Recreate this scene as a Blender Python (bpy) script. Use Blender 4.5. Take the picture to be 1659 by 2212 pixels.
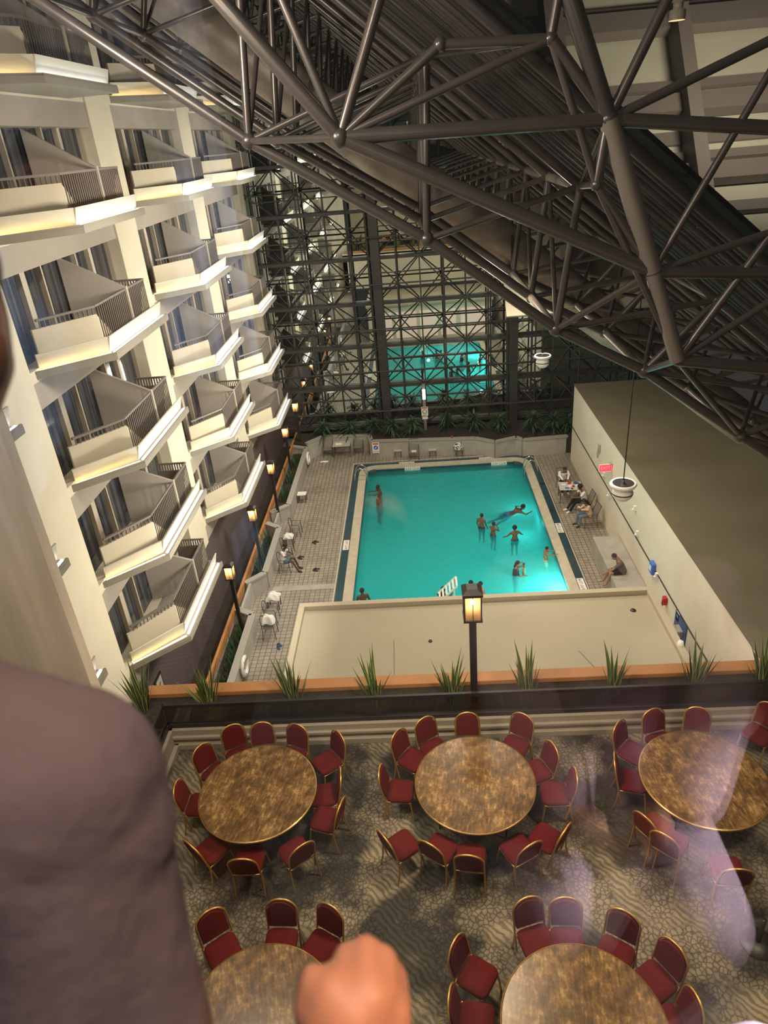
import bpy, bmesh, math, random
from mathutils import Vector, Matrix, Quaternion
random.seed(7)
PI = math.pi
C = bpy.context.scene.collection
for o in list(bpy.data.objects): bpy.data.objects.remove(o, do_unlink=True)

# ------------------------------------------------------------ camera
F = 1510.0; CX, CY = 829.5, 1106.0; CAMZ = 16.0
def _cal():
    vy = Vector((872-CX, CY-289, -F)); nx = 1075-CX
    ny = -((F*F+(872-CX)*nx)/(CY-289))
    Y = vy.normalized(); Z = -Vector((nx, ny, -F)).normalized(); X = Y.cross(Z)
    return Matrix((X, Y, Z))
R = _cal()
cam_d = bpy.data.cameras.new('camera'); cam = bpy.data.objects.new('camera', cam_d); C.objects.link(cam)
cam.matrix_world = Matrix.Translation((0, 0, CAMZ)) @ R.to_4x4()
cam_d.sensor_fit = 'HORIZONTAL'; cam_d.sensor_width = 36; cam_d.lens = F/1659*36
cam_d.clip_start = .02; cam_d.clip_end = 300
cam_d.dof.use_dof = True; cam_d.dof.focus_distance = 20; cam_d.dof.aperture_fstop = 7.0
bpy.context.scene.camera = cam
def ray(u, v): return R @ Vector((u-CX, CY-v, -F))
O = Vector((0, 0, CAMZ))
def Pz(u, v, z): r = ray(u, v); return O + r*((z-CAMZ)/r.z)
def Py(u, v, y): r = ray(u, v); return O + r*(y/r.y)
def Px(u, v, x): r = ray(u, v); return O + r*(x/r.x)
def Pd(u, v, d): return O + ray(u, v)*(d/F)

# ------------------------------------------------------------ world, exposure, general light
sc = bpy.context.scene
sc.view_settings.view_transform = 'Standard'; sc.view_settings.look = 'None'
sc.view_settings.gamma = 1; sc.view_settings.use_curve_mapping = False
sc.view_settings.exposure = 0.0
W = bpy.data.worlds.new('night'); sc.world = W; W.use_nodes = True
W.node_tree.nodes['Background'].inputs[0].default_value = (.9, .85, .8, 1)
W.node_tree.nodes['Background'].inputs[1].default_value = .04
def light(kind, loc, power, col, size=1.0, target=None, spot=60, name='lamp_light', blend=.6, sy=None):
    d = bpy.data.lights.new(name, kind); d.energy = power; d.color = col
    if kind == 'AREA':
        d.size = size
        if sy: d.shape = 'RECTANGLE'; d.size_y = sy
    else: d.shadow_soft_size = size
    if kind == 'SPOT': d.spot_size = math.radians(spot); d.spot_blend = blend
    o = bpy.data.objects.new(name, d); C.objects.link(o); o.location = loc
    if target is not None:
        o.rotation_euler = (Vector(target)-Vector(loc)).to_track_quat('-Z', 'Y').to_euler()
    return o
WARM = (1, .80, .56); COOL = (.93, .96, 1)
def down(loc, p, col=(1, .87, .68), size=.6, tgt=None): light('AREA', loc, p, col, size, tgt if tgt else (loc[0], loc[1], 0), name='added_overhead_light')  # added overhead area lights without fixtures, brightening deck, low roof and terrace
down((-1.2, 30.5, 14.3), 600); down((3.2, 29.5, 12.2), 350); down((-1.2, 21.5, 14.5), 420); down((3.4, 21, 12.0), 330)
down((1.0, 14.5, 13.6), 150); down((4.5, 14, 11.0), 80)
down((.4, 6.8, 11.8), 260, (1, .78, .52)); down((-3.0, 5.5, 12.5), 110, (1, .78, .52)); down((4.2, 5.2, 11.5), 150, (1, .78, .52))
for yy in (16.5, 24, 31.5):
    for zz in (7.0, 14.0): light('AREA', (-3.2, yy, zz), 370, (1, .93, .78), 1.2, (-8.2, yy, zz-.6), name='added_facade_light')  # added lights hanging in mid-air to brighten the balcony facade
light('AREA', (4.4, 27, 10.5), 190, (1, .88, .7), .8, (7.9, 27, 2), name='wall_washer')
light('AREA', (4.8, 19, 9.8), 150, (1, .88, .72), .8, (7.9, 18.5, 2), name='wall_washer')
light('SPOT', (6.6, 12.2, 9.0), 380, (1, .92, .82), .1, (7.95, 14.6, 1.6), 50, name='wall_washer')
light('AREA', (1.2, 23.5, 9.5), 150, (1, .84, .7), .8, (1.2, 10.4, 4.5), name='added_front_fill')  # added light, brightens the terrace front mirrored in the glass wall
light('AREA', (10, 22, 9.0), 35, (1, .88, .66), 1.5, (10.5, 22, 4), name='block_roof_light')
light('AREA', (-3.5, 4, 19.5), 260, (1, .86, .68), 1.0, (-3.5, 14, 17.5), name='unseen_fill_light')  # added out-of-view fill from our side of the atrium
light('AREA', (-5.0, 7.9, 17.6), 420, (1, .90, .76), .5, (2, 12.5, 15), name='unseen_fill_light')  # added out-of-view fill, puts highlights on the steel from the left
light('AREA', (10, 20, 16.5), 1300, (1, .92, .74), 1.5, (12, 28, 24), name='added_panel_light')  # added light above the roof plane, brightens the beige panels
light('AREA', (-5.0, 4, 17.3), 160, (1, .87, .7), 1.0, (-8.5, 9, 12), name='unseen_fill_light')  # added out-of-view fill towards the pale side wall
# pool lights, sunk in the right hand wall of the basin
light('POINT', (5.05, 22.9, -.75), 210, (.30, 1, .93), .12, name='pool_light')
light('POINT', (4.6, 29.5, -.9), 30, (.30, 1, .93), .12, name='pool_light')
light('POINT', (1.0, 21.0, -.8), 30, (.30, 1, .93), .12, name='pool_light')
# room lamp behind the camera
light('POINT', (.15, .15, 17.2), 72, (1, .80, .70), .08, name='room_lamp')
light('SPOT', (.95, .55, 15.2), 75, (1, .86, .95), .05, (.36, .45, 14.55), 62, name='added_lap_spot')  # added spot that brightens the lavender legs for the pane
light('SPOT', (-.9, .2, 15.7), 110, (.7, .82, 1), .05, (-1.0, -1.4, 15.1), 75, name='window_lamp')  # added cool spot that brightens the curtain for the pane
light('SPOT', (.35, .0, 16.1), 26, (1, .55, .32), .04, tuple(Pd(800, 2200, .5)), 17, name='added_hand_spot')  # added orange spot on the hand, no lamp modelled

# ------------------------------------------------------------ materials
def mat(name, col, rough=.6, metal=0, spec=.5, var=0, vscale=4, bump=0, bscale=40, emit=None, estr=0, coat=0, stretch=(1,1,1)):
    m = bpy.data.materials.new(name); m.use_nodes = True; n = m.node_tree.nodes; l = m.node_tree.links
    b = n['Principled BSDF']; c = (*col, 1)
    b.inputs['Base Color'].default_value = c; b.inputs['Roughness'].default_value = rough
    b.inputs['Metallic'].default_value = metal; b.inputs['Specular IOR Level'].default_value = spec
    b.inputs['Coat Weight'].default_value = coat
    tc = n.new('ShaderNodeTexCoord'); mp = n.new('ShaderNodeMapping'); mp.inputs['Scale'].default_value = stretch
    l.new(tc.outputs['Object'], mp.inputs[0])
    if var:
        t = n.new('ShaderNodeTexNoise'); t.inputs['Scale'].default_value = vscale; t.inputs['Detail'].default_value = 5
        l.new(mp.outputs[0], t.inputs['Vector'])
        r = n.new('ShaderNodeMapRange'); r.inputs['From Min'].default_value = .3; r.inputs['From Max'].default_value = .7
        r.inputs['To Min'].default_value = 1-var; r.inputs['To Max'].default_value = 1+var
        l.new(t.outputs[0], r.inputs[0])
        x = n.new('ShaderNodeVectorMath'); x.operation = 'SCALE'; x.inputs[0].default_value = col
        l.new(r.outputs[0], x.inputs['Scale']); l.new(x.outputs[0], b.inputs['Base Color'])
    if bump:
        t2 = n.new('ShaderNodeTexNoise'); t2.inputs['Scale'].default_value = bscale; t2.inputs['Detail'].default_value = 4
        l.new(mp.outputs[0], t2.inputs['Vector'])
        bp = n.new('ShaderNodeBump'); bp.inputs['Strength'].default_value = bump; bp.inputs['Distance'].default_value = .02
        l.new(t2.outputs[0], bp.inputs['Height']); l.new(bp.outputs[0], b.inputs['Normal'])
    if emit:
        b.inputs['Emission Color'].default_value = (*emit, 1); b.inputs['Emission Strength'].default_value = estr
    return m
M = {}
M['stucco'] = mat('cream_stucco', (.58, .52, .40), .85, var=.05, vscale=.8, bump=.15)
M['panel'] = mat('balcony_panel', (.50, .44, .33), .8, var=.05, vscale=1.2)
M['fascia'] = mat('white_fascia', (.52, .49, .41), .7)
M['frame_tan'] = mat('tan_painted_metal', (.42, .36, .28), .55)
M['rail'] = mat('brown_grey_rail', (.15, .128, .11), .5)
M['ledge_paint'] = mat('grey_beige_ledge', (.25, .225, .18), .8)
M['nearwall'] = mat('streaked_beige_wall', (.68, .59, .48), .85, var=.14, vscale=1.0, stretch=(3.5, 3.5, .35))
M['lintel'] = mat('shaded_taupe_paint', (.30, .26, .215), .8, var=.06, vscale=.6)  # darker taupe paint with the shade under the balconies mixed into the colour
M['partition'] = mat('taupe_partition', (.25, .22, .185), .8)
M['warm_tube'] = mat('warm_light_strip', (1, .9, .6), .5, emit=(1, .74, .34), estr=10)
M['cool_tube'] = mat('cool_light_strip', (1, 1, 1), .5, emit=(.92, .95, 1), estr=11)
M['steel'] = mat('brown_painted_steel', (.105, .088, .078), .3, .4, .7, var=.12, vscale=1.5)
M['steel_lt'] = mat('taupe_painted_steel', (.25, .215, .18), .42, .1, .5)
M['duct'] = mat('galvanised_duct', (.33, .28, .235), .5, .3, .5, var=.3, vscale=2.2, bump=.3, bscale=9)
M['dark'] = mat('dark_glazing', (.006, .006, .006), .6, spec=.2)
M['purlin'] = mat('dark_brown_purlin', (.06, .05, .046), .4, .3, .5)
M['wallframe'] = mat('dark_wall_steel', (.045, .042, .038), .5, .2)
M['bigcol'] = mat('dark_column', (.035, .03, .028), .5)
M['roofpanel'] = mat('olive_beige_panel', (.30, .28, .21), .7, var=.06, vscale=.5)
M['beam'] = mat('brown_i_beam', (.105, .085, .072), .5)
M['wallR'] = mat('painted_concrete', (.66, .60, .49), .85, var=.06, vscale=.7, bump=.1)
M['roofR'] = mat('block_roof_membrane', (.115, .10, .058), .9, var=.14, vscale=.35)
M['roofL'] = mat('low_roof_membrane', (.37, .33, .235), .85, var=.05, vscale=.4)
M['roofrim'] = mat('low_roof_parapet', (.42, .37, .27), .8)
M['concrete'] = mat('pale_concrete', (.36, .34, .30), .85, var=.12, vscale=2, bump=.2)
M['concrete_cap'] = mat('grey_concrete_cap', (.33, .31, .27), .8)
M['coping'] = mat('stone_coping', (.50, .45, .35), .7, var=.12, vscale=3)
M['brass_drain'] = mat('drain_channel', (.55, .50, .42), .5)
M['soil'] = mat('dark_mulch', (.03, .022, .015), .95, var=.6, vscale=30, bump=1, bscale=60)
M['wood'] = mat('orange_cedar_board', (.42, .19, .065), .6, var=.15, vscale=3, stretch=(.4, .4, 4))
M['black'] = mat('black_painted_metal', (.012, .011, .010), .45)
M['whitetrim'] = mat('white_painted_trim', (.27, .24, .19), .6)
M['gold'] = mat('brassy_gold_tube', (.50, .31, .09), .35, .75)
M['red'] = mat('red_upholstery', (.08, .006, .007), .9, 0, .15, var=.12, vscale=20)
M['leaf'] = mat('dark_green_leaf', (.035, .085, .03), .5, var=.3, vscale=12)
M['leafedge'] = mat('yellow_leaf_edge', (.36, .36, .10), .5)
M['leafdark'] = mat('deep_green_leaf', (.035, .085, .032), .5, var=.3, vscale=9)
M['white'] = mat('white_plastic', (.75, .73, .68), .5)
M['towel'] = mat('white_towel', (.72, .70, .66), .95, bump=.4, bscale=60)
M['chrome'] = mat('polished_steel', (.7, .7, .7), .18, 1)
M['grey_mesh'] = mat('grey_sling_mesh', (.20, .18, .155), .8)
M['grey_frame'] = mat('dark_grey_chair_frame', (.07, .065, .06), .5)
M['tabletop'] = mat('speckled_table_top', (.50, .47, .41), .5, var=.1, vscale=30)
M['redplastic'] = mat('red_plastic', (.45, .01, .012), .4)
M['exit'] = mat('red_exit_face', (.6, .02, .03), .5, emit=(1, .03, .06), estr=2.2)
M['blue'] = mat('navy_blue', (.03, .07, .22), .5)
M['bluesign'] = mat('blue_sign', (.05, .15, .55), .5)
M['signwhite'] = mat('white_sign_face', (.78, .76, .72), .5)
M['signred'] = mat('red_print', (.60, .04, .04), .5)
M['ink'] = mat('black_print', (.015, .015, .015), .5)
M['bulb'] = mat('glowing_bulb', (1, .8, .5), .5, emit=(1, .62, .25), estr=60)
M['bulbw'] = mat('white_glowing_bulb', (1, 1, 1), .5, emit=(1, .97, .92), estr=26)
M['downlit'] = mat('downlight_face', (.9, .8, .5), .5, emit=(1, .72, .36), estr=1.3)
M['shoe'] = mat('black_rubber', (.015, .014, .014), .6)
M['blueshoe'] = mat('navy_rubber', (.02, .045, .14), .6)
M['shirt'] = mat('mauve_knit', (.25, .175, .165), .95, var=.12, vscale=6, bump=.9, bscale=9)
def skinmat(name, col):
    m = mat(name, col, .5, var=.06, vscale=14); b = m.node_tree.nodes['Principled BSDF']
    b.inputs['Subsurface Weight'].default_value = .08; b.inputs['Subsurface Radius'].default_value = (.02, .008, .004)
    return m
M['skin1'] = skinmat('brown_skin', (.19, .085, .045)); M['skin2'] = skinmat('deep_brown_skin', (.085, .04, .024))
M['skin3'] = skinmat('warm_skin', (.55, .27, .16)); M['skin4'] = skinmat('tan_skin', (.32, .16, .09))
M['hair'] = mat('black_hair', (.010, .008, .007), .6, bump=.6, bscale=200)
M['c_white'] = mat('white_cotton', (.72, .70, .66), .9); M['c_black'] = mat('black_cloth', (.012, .012, .014), .9)
M['c_denim'] = mat('washed_denim', (.15, .20, .26), .9); M['c_cream'] = mat('cream_cotton', (.62, .47, .32), .9)
M['c_purple'] = mat('dark_purple_swimwear', (.035, .02, .05), .7); M['c_blue'] = mat('blue_swim_shorts', (.02, .10, .22), .7)
M['c_navy'] = mat('navy_swim_shorts', (.01, .03, .06), .7); M['c_yellow'] = mat('pale_yellow_trunks', (.45, .5, .28), .7)
M['c_grey'] = mat('grey_cotton', (.12, .10, .10), .9); M['c_green'] = mat('dull_green_cloth', (.10, .19, .19), .9)
M['eye'] = mat('eye_white', (.7, .68, .62), .3); M['lip'] = mat('lip', (.22, .05, .045), .5)

def nodes(m): return m.node_tree.nodes, m.node_tree.links, m.node_tree.nodes['Principled BSDF']
def ramp(n, stops):
    r = n.new('ShaderNodeValToRGB'); e = r.color_ramp.elements
    e[0].position, e[0].color = stops[0][0], (*stops[0][1], 1); e[1].position, e[1].color = stops[-1][0], (*stops[-1][1], 1)
    for p, c in stops[1:-1]: k = e.new(p); k.color = (*c, 1)
    return r
def tiles(name, c1, c2, grout, w, h, rough=.6, mortar=.012, off=0, wavy=0):
    m = mat(name, c1, rough); n, l, b = nodes(m)
    g = n.new('ShaderNodeNewGeometry'); br = n.new('ShaderNodeTexBrick')
    br.offset = off; br.inputs['Scale'].default_value = 1; br.inputs['Brick Width'].default_value = w; br.inputs['Row Height'].default_value = h
    br.inputs['Mortar Size'].default_value = mortar; br.inputs['Color1'].default_value = (*c1, 1); br.inputs['Color2'].default_value = (*c2, 1)
    br.inputs['Mortar'].default_value = (*grout, 1); br.inputs['Bias'].default_value = 0
    l.new(g.outputs['Position'], br.inputs['Vector'])
    t = n.new('ShaderNodeTexNoise'); t.inputs['Scale'].default_value = .45; t.inputs['Detail'].default_value = 6; l.new(g.outputs['Position'], t.inputs['Vector'])
    rr = ramp(n, [(.3, (.72, .70, .68)), (.5, (1, 1, 1)), (.7, (1.12, 1.1, 1.08))]); l.new(t.outputs[0], rr.inputs[0])
    mx = n.new('ShaderNodeMix'); mx.data_type = 'RGBA'; mx.blend_type = 'MULTIPLY'; mx.inputs[0].default_value = 1
    l.new(br.outputs['Color'], mx.inputs[6]); l.new(rr.outputs[0], mx.inputs[7]); l.new(mx.outputs[2], b.inputs['Base Color'])
    return m
M['decktile'] = tiles('grey_deck_tile', (.34, .305, .25), (.27, .24, .195), (.085, .06, .04), .2, .2, .5, .011)
M['bluetile'] = tiles('dark_blue_pool_tile', (.012, .045, .062), (.02, .06, .08), (.03, .07, .085), .15, .15, .35, .008)

# brick on the left facade's ground floor
m = mat('dark_purple_brick', (.05, .035, .035), .8); n, l, b = nodes(m)
tc = n.new('ShaderNodeTexCoord'); sx = n.new('ShaderNodeSeparateXYZ'); cb = n.new('ShaderNodeCombineXYZ')
l.new(tc.outputs['Object'], sx.inputs[0]); l.new(sx.outputs[1], cb.inputs[0]); l.new(sx.outputs[2], cb.inputs[1])
br = n.new('ShaderNodeTexBrick'); br.inputs['Scale'].default_value = 1; br.inputs['Brick Width'].default_value = .22; br.inputs['Row Height'].default_value = .08; br.inputs['Mortar Size'].default_value = .012
br.inputs['Color1'].default_value = (.075, .045, .045, 1); br.inputs['Color2'].default_value = (.05, .033, .036, 1); br.inputs['Mortar'].default_value = (.13, .11, .11, 1)
l.new(cb.outputs[0], br.inputs['Vector']); l.new(br.outputs['Color'], b.inputs['Base Color']); M['brick'] = m

# curtained dark glass of the room doors
m = mat('curtained_dark_glass', (.03, .035, .04), .08, spec=.8); n, l, b = nodes(m)
tc = n.new('ShaderNodeTexCoord'); mp = n.new('ShaderNodeMapping'); mp.inputs['Scale'].default_value = (3, 6, .15)
t = n.new('ShaderNodeTexNoise'); t.inputs['Scale'].default_value = 1.2; t.inputs['Detail'].default_value = 3; l.new(tc.outputs['Object'], mp.inputs[0]); l.new(mp.outputs[0], t.inputs['Vector'])
rr = ramp(n, [(.35, (.012, .016, .024)), (.55, (.05, .055, .065)), (.75, (.13, .125, .125))]); l.new(t.outputs[0], rr.inputs[0]); l.new(rr.outputs[0], b.inputs['Base Color']); M['roomglass'] = m

# mirror-like night glazing
def glassmix(name, fac, tint, rough=0.0, trans=(1, 1, 1)):
    m = bpy.data.materials.new(name); m.use_nodes = True; n = m.node_tree.nodes; l = m.node_tree.links; n.clear()
    o = n.new('ShaderNodeOutputMaterial'); mx = n.new('ShaderNodeMixShader'); g = n.new('ShaderNodeBsdfGlossy'); t = n.new('ShaderNodeBsdfTransparent')
    g.inputs['Color'].default_value = (*tint, 1); g.inputs['Roughness'].default_value = rough; t.inputs['Color'].default_value = (*trans, 1)
    mx.inputs[0].default_value = fac; l.new(t.outputs[0], mx.inputs[1]); l.new(g.outputs[0], mx.inputs[2]); l.new(mx.outputs[0], o.inputs[0]); return m
M['wallglass'] = glassmix('reflective_night_glass', .8, (.78, .86, .82), .002, (.25, .27, .28))
M['railglass'] = glassmix('smoked_rail_glass', .07, (1, 1, 1), 0, (.55, .52, .5))
M['lampglass'] = glassmix('lantern_glass', .35, (1, 1, 1), .02, (1, .9, .78))
_n = M['lampglass'].node_tree; _t = _n.nodes.new('ShaderNodeBsdfTranslucent'); _t.inputs['Color'].default_value = (.8, .62, .42, 1)
_m = [x for x in _n.nodes if x.type == 'MIX_SHADER'][0]; _n.links.new(_t.outputs[0], _m.inputs[2])

# pool water
m = bpy.data.materials.new('pool_water'); m.use_nodes = True; n = m.node_tree.nodes; l = m.node_tree.links; n.clear()
o = n.new('ShaderNodeOutputMaterial'); mx = n.new('ShaderNodeMixShader'); g = n.new('ShaderNodeBsdfGlossy'); t = n.new('ShaderNodeBsdfTransparent')
g.inputs['Roughness'].default_value = .015; t.inputs['Color'].default_value = (.45, .92, .92, 1)
fr = n.new('ShaderNodeFresnel'); fr.inputs['IOR'].default_value = 1.33
ge = n.new('ShaderNodeNewGeometry'); no = n.new('ShaderNodeTexNoise'); no.inputs['Scale'].default_value = 3.6; no.inputs['Detail'].default_value = 4; no.inputs['Distortion'].default_value = .8
l.new(ge.outputs['Position'], no.inputs['Vector']); bp = n.new('ShaderNodeBump'); bp.inputs['Strength'].default_value = .55; bp.inputs['Distance'].default_value = .12
l.new(no.outputs[0], bp.inputs['Height']); l.new(bp.outputs[0], g.inputs['Normal']); l.new(bp.outputs[0], fr.inputs['Normal'])
tr = n.new('ShaderNodeBsdfTranslucent'); tr.inputs['Color'].default_value = (.25, .9, .88, 1); m0 = n.new('ShaderNodeMixShader'); m0.inputs[0].default_value = .36; l.new(t.outputs[0], m0.inputs[1]); l.new(tr.outputs[0], m0.inputs[2])
l.new(fr.outputs[0], mx.inputs[0]); l.new(m0.outputs[0], mx.inputs[1]); l.new(g.outputs[0], mx.inputs[2]); l.new(mx.outputs[0], o.inputs[0]); M['water'] = m
M['basin'] = mat('turquoise_plaster', (.17, .60, .60), .8, var=.04, vscale=1.2)

# worn table laminate
m = mat('worn_brown_table', (.1, .06, .02), .32, spec=.5); n, l, b = nodes(m)
tc = n.new('ShaderNodeTexCoord'); t1 = n.new('ShaderNodeTexNoise'); t1.inputs['Scale'].default_value = 3.2; t1.inputs['Detail'].default_value = 12; t1.inputs['Roughness'].default_value = .82
mp = n.new('ShaderNodeMapping'); mp.inputs['Scale'].default_value = (16, 4, 1); t2 = n.new('ShaderNodeTexNoise'); t2.inputs['Scale'].default_value = 2; t2.inputs['Detail'].default_value = 6
l.new(tc.outputs['Object'], t1.inputs['Vector']); l.new(tc.outputs['Object'], mp.inputs[0]); l.new(mp.outputs[0], t2.inputs['Vector'])
ad = n.new('ShaderNodeMath'); ad.operation = 'MULTIPLY_ADD'; ad.inputs[1].default_value = .3; l.new(t2.outputs[0], ad.inputs[0])
sb = n.new('ShaderNodeMath'); sb.operation = 'MULTIPLY'; sb.inputs[1].default_value = .78; l.new(t1.outputs[0], sb.inputs[0]); l.new(sb.outputs[0], ad.inputs[2])
rr = ramp(n, [(.44, (.045, .026, .009)), (.52, (.10, .055, .018)), (.58, (.17, .095, .032)), (.66, (.36, .24, .10))]); l.new(ad.outputs[0], rr.inputs[0]); l.new(rr.outputs[0], b.inputs['Base Color']); M['tablewood'] = m

# patterned carpet
m = mat('patterned_carpet', (.2, .18, .14), .95, bump=.3, bscale=120); n, l, b = nodes(m)
ge = n.new('ShaderNodeNewGeometry')
wz = n.new('ShaderNodeTexNoise'); wz.inputs['Scale'].default_value = 3; l.new(ge.outputs['Position'], wz.inputs['Vector'])
va = n.new('ShaderNodeVectorMath'); va.operation = 'MULTIPLY_ADD'; va.inputs[1].default_value = (.12, .12, .12); l.new(wz.outputs['Color'], va.inputs[0]); l.new(ge.outputs['Position'], va.inputs[2])
vo = n.new('ShaderNodeTexVoronoi'); vo.feature = 'DISTANCE_TO_EDGE'; vo.inputs['Scale'].default_value = 15; l.new(va.outputs[0], vo.inputs['Vector'])
r1 = ramp(n, [(.03, (.075, .065, .05)), (.12, (.19, .165, .12)), (.35, (.25, .22, .165))]); l.new(vo.outputs[0], r1.inputs[0])
wv = n.new('ShaderNodeTexWave'); wv.inputs['Scale'].default_value = 5.5; wv.inputs['Distortion'].default_value = 6; wv.inputs['Detail'].default_value = 2; wv.bands_direction = 'DIAGONAL'; l.new(ge.outputs['Position'], wv.inputs['Vector'])
r2 = ramp(n, [(.3, (.13, .115, .08)), (.6, (.26, .23, .16))]); l.new(wv.outputs[0], r2.inputs[0])
b1 = n.new('ShaderNodeTexNoise'); b1.inputs['Scale'].default_value = .9; b1.inputs['Detail'].default_value = 2; l.new(ge.outputs['Position'], b1.inputs['Vector'])
s1 = ramp(n, [(.52, (0, 0, 0)), (.56, (1, 1, 1))]); l.new(b1.outputs[0], s1.inputs[0])
m1 = n.new('ShaderNodeMix'); m1.data_type = 'RGBA'; l.new(s1.outputs[0], m1.inputs[0]); l.new(r1.outputs[0], m1.inputs[6]); l.new(r2.outputs[0], m1.inputs[7])
b2 = n.new('ShaderNodeTexNoise'); b2.inputs['Scale'].default_value = 1.3; b2.inputs['Detail'].default_value = 5
l.new(va.outputs[0], b2.inputs['Vector']); s2 = ramp(n, [(.42, (.15, .16, .18)), (.54, (.68, .68, .66)), (.64, (1.05, 1.0, .95))]); l.new(b2.outputs[0], s2.inputs[0])
m2 = n.new('ShaderNodeMix'); m2.data_type = 'RGBA'; m2.blend_type = 'MULTIPLY'; m2.inputs[0].default_value = 1; l.new(m1.outputs[2], m2.inputs[6]); l.new(s2.outputs[0], m2.inputs[7]); l.new(m2.outputs[2], b.inputs['Base Color'])
M['carpet'] = m
# black and white patterned cloth
m = mat('black_white_print_towel', (.7, .7, .7), .9); n, l, b = nodes(m); tc = n.new('ShaderNodeTexCoord'); v = n.new('ShaderNodeTexNoise'); v.inputs['Scale'].default_value = 16
l.new(tc.outputs['Object'], v.inputs['Vector']); rr = ramp(n, [(.49, (.02, .02, .02)), (.51, (.75, .75, .72))]); l.new(v.outputs[0], rr.inputs[0]); l.new(rr.outputs[0], b.inputs['Base Color']); M['print'] = m

# ------------------------------------------------------------ mesh helpers
class MB:
    def __init__(s): s.v = []; s.f = []; s.mi = []; s.sm = []; s.cur = 0
    def add(s, vs, fs, smooth=False):
        k = len(s.v); s.v += [Vector(p) for p in vs]
        for f in fs: s.f.append([k+i for i in f]); s.mi.append(s.cur); s.sm.append(smooth)
        return s
    def box(s, a, b):
        x0, y0, z0 = a; x1, y1, z1 = b
        return s.add([(x0,y0,z0),(x1,y0,z0),(x1,y1,z0),(x0,y1,z0),(x0,y0,z1),(x1,y0,z1),(x1,y1,z1),(x0,y1,z1)],
                     [(3,2,1,0),(4,5,6,7),(0,1,5,4),(1,2,6,5),(2,3,7,6),(3,0,4,7)])
    def bar(s, p, q, w, h, up=(0, 0, 1)):
        p = Vector(p); q = Vector(q); d = (q-p).normalized(); u = Vector(up)
        sd = d.cross(u)
        if sd.length < 1e-4: sd = d.cross(Vector((0, 1, 0)))
        sd.normalize(); u = sd.cross(d); sd *= w/2; u *= h/2
        vs = [p-sd-u, p+sd-u, p+sd+u, p-sd+u, q-sd-u, q+sd-u, q+sd+u, q-sd+u]
        return s.add(vs, [(0,1,2,3),(7,6,5,4),(0,4,5,1),(1,5,6,2),(2,6,7,3),(3,7,4,0)])
    def tube(s, pts, r, seg=10, caps=True, r2=None):
        pts = [Vector(p) for p in pts]; n = len(pts); vs = []; fs = []
        t0 = (pts[1]-pts[0]).normalized(); u = t0.orthogonal().normalized()
        for i, p in enumerate(pts):
            if i == 0: t = pts[1]-pts[0]
            elif i == n-1: t = pts[-1]-pts[-2]
            else: t = (pts[i+1]-p).normalized()+(p-pts[i-1]).normalized()
            t.normalize(); u = (u-t*u.dot(t)).normalized(); w = t.cross(u)
            rr = r if r2 is None else r+(r2-r)*i/(n-1)
            for k in range(seg): a = 2*PI*k/seg; vs.append(p+(u*math.cos(a)+w*math.sin(a))*rr)
        for i in range(n-1):
            for k in range(seg): k2 = (k+1) % seg; fs.append((i*seg+k, i*seg+k2, (i+1)*seg+k2, (i+1)*seg+k))
        s.add(vs, fs, True)
        if caps: s.add(vs[:seg][::-1], [tuple(range(seg))]); s.add(vs[-seg:], [tuple(range(seg))])
        return s
    def ball(s, c, r, nu=12, nv=8, sc=(1, 1, 1)):
        c = Vector(c); vs = [c+Vector((0, 0, r*sc[2]))]; fs = []
        for i in range(1, nv):
            a = PI*i/nv
            for j in range(nu): b = 2*PI*j/nu; vs.append(c+Vector((r*sc[0]*math.sin(a)*math.cos(b), r*sc[1]*math.sin(a)*math.sin(b), r*sc[2]*math.cos(a))))
        vs.append(c-Vector((0, 0, r*sc[2]))); L = len(vs)-1
        for j in range(nu): fs.append((0, 1+j, 1+(j+1) % nu)); fs.append((L, L-nu+(j+1) % nu, L-nu+j))
        for i in range(nv-2):
            for j in range(nu): a = 1+i*nu+j; b = 1+i*nu+(j+1) % nu; fs.append((a, a+nu, b+nu, b))
        return s.add(vs, fs, True)
    def lathe(s, prof, c=(0, 0, 0), seg=24, smooth=True):
        c = Vector(c); vs = []; fs = []
        for r, z in prof:
            for k in range(seg): a = 2*PI*k/seg; vs.append(c+Vector((r*math.cos(a), r*math.sin(a), z)))
        for i in range(len(prof)-1):
            for k in range(seg): k2 = (k+1) % seg; fs.append((i*seg+k, i*seg+k2, (i+1)*seg+k2, (i+1)*seg+k))
        return s.add(vs, fs, smooth)
    def prism(s, poly, z0, z1):
        n = len(poly); vs = [(x, y, z0) for x, y in poly]+[(x, y, z1) for x, y in poly]
        a = sum(poly[i][0]*poly[(i+1) % n][1]-poly[(i+1) % n][0]*poly[i][1] for i in range(n))
        fs = [tuple(range(n))[::-1], tuple(range(n, 2*n))]+[(i, (i+1) % n, n+(i+1) % n, n+i) for i in range(n)]
        if a < 0: fs = [f[::-1] for f in fs]
        return s.add(vs, fs)
    def slab(s, poly, thick):           # planar 3d polygon given thickness vector
        t = Vector(thick); n = len(poly); vs = [Vector(p) for p in poly]+[Vector(p)+t for p in poly]
        return s.add(vs, [tuple(range(n))[::-1], tuple(range(n, 2*n))]+[(i, (i+1) % n, n+(i+1) % n, n+i) for i in range(n)])
    def seg(s, p, q, z0, z1, th):       # vertical wall piece over the plan line p-q
        p = Vector((*p, 0)); q = Vector((*q, 0)); d = (q-p).normalized(); nn = Vector((-d.y, d.x, 0))*th/2
        return s.prism([(a.x, a.y) for a in (p-nn, q-nn, q+nn, p+nn)], z0, z1)
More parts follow.
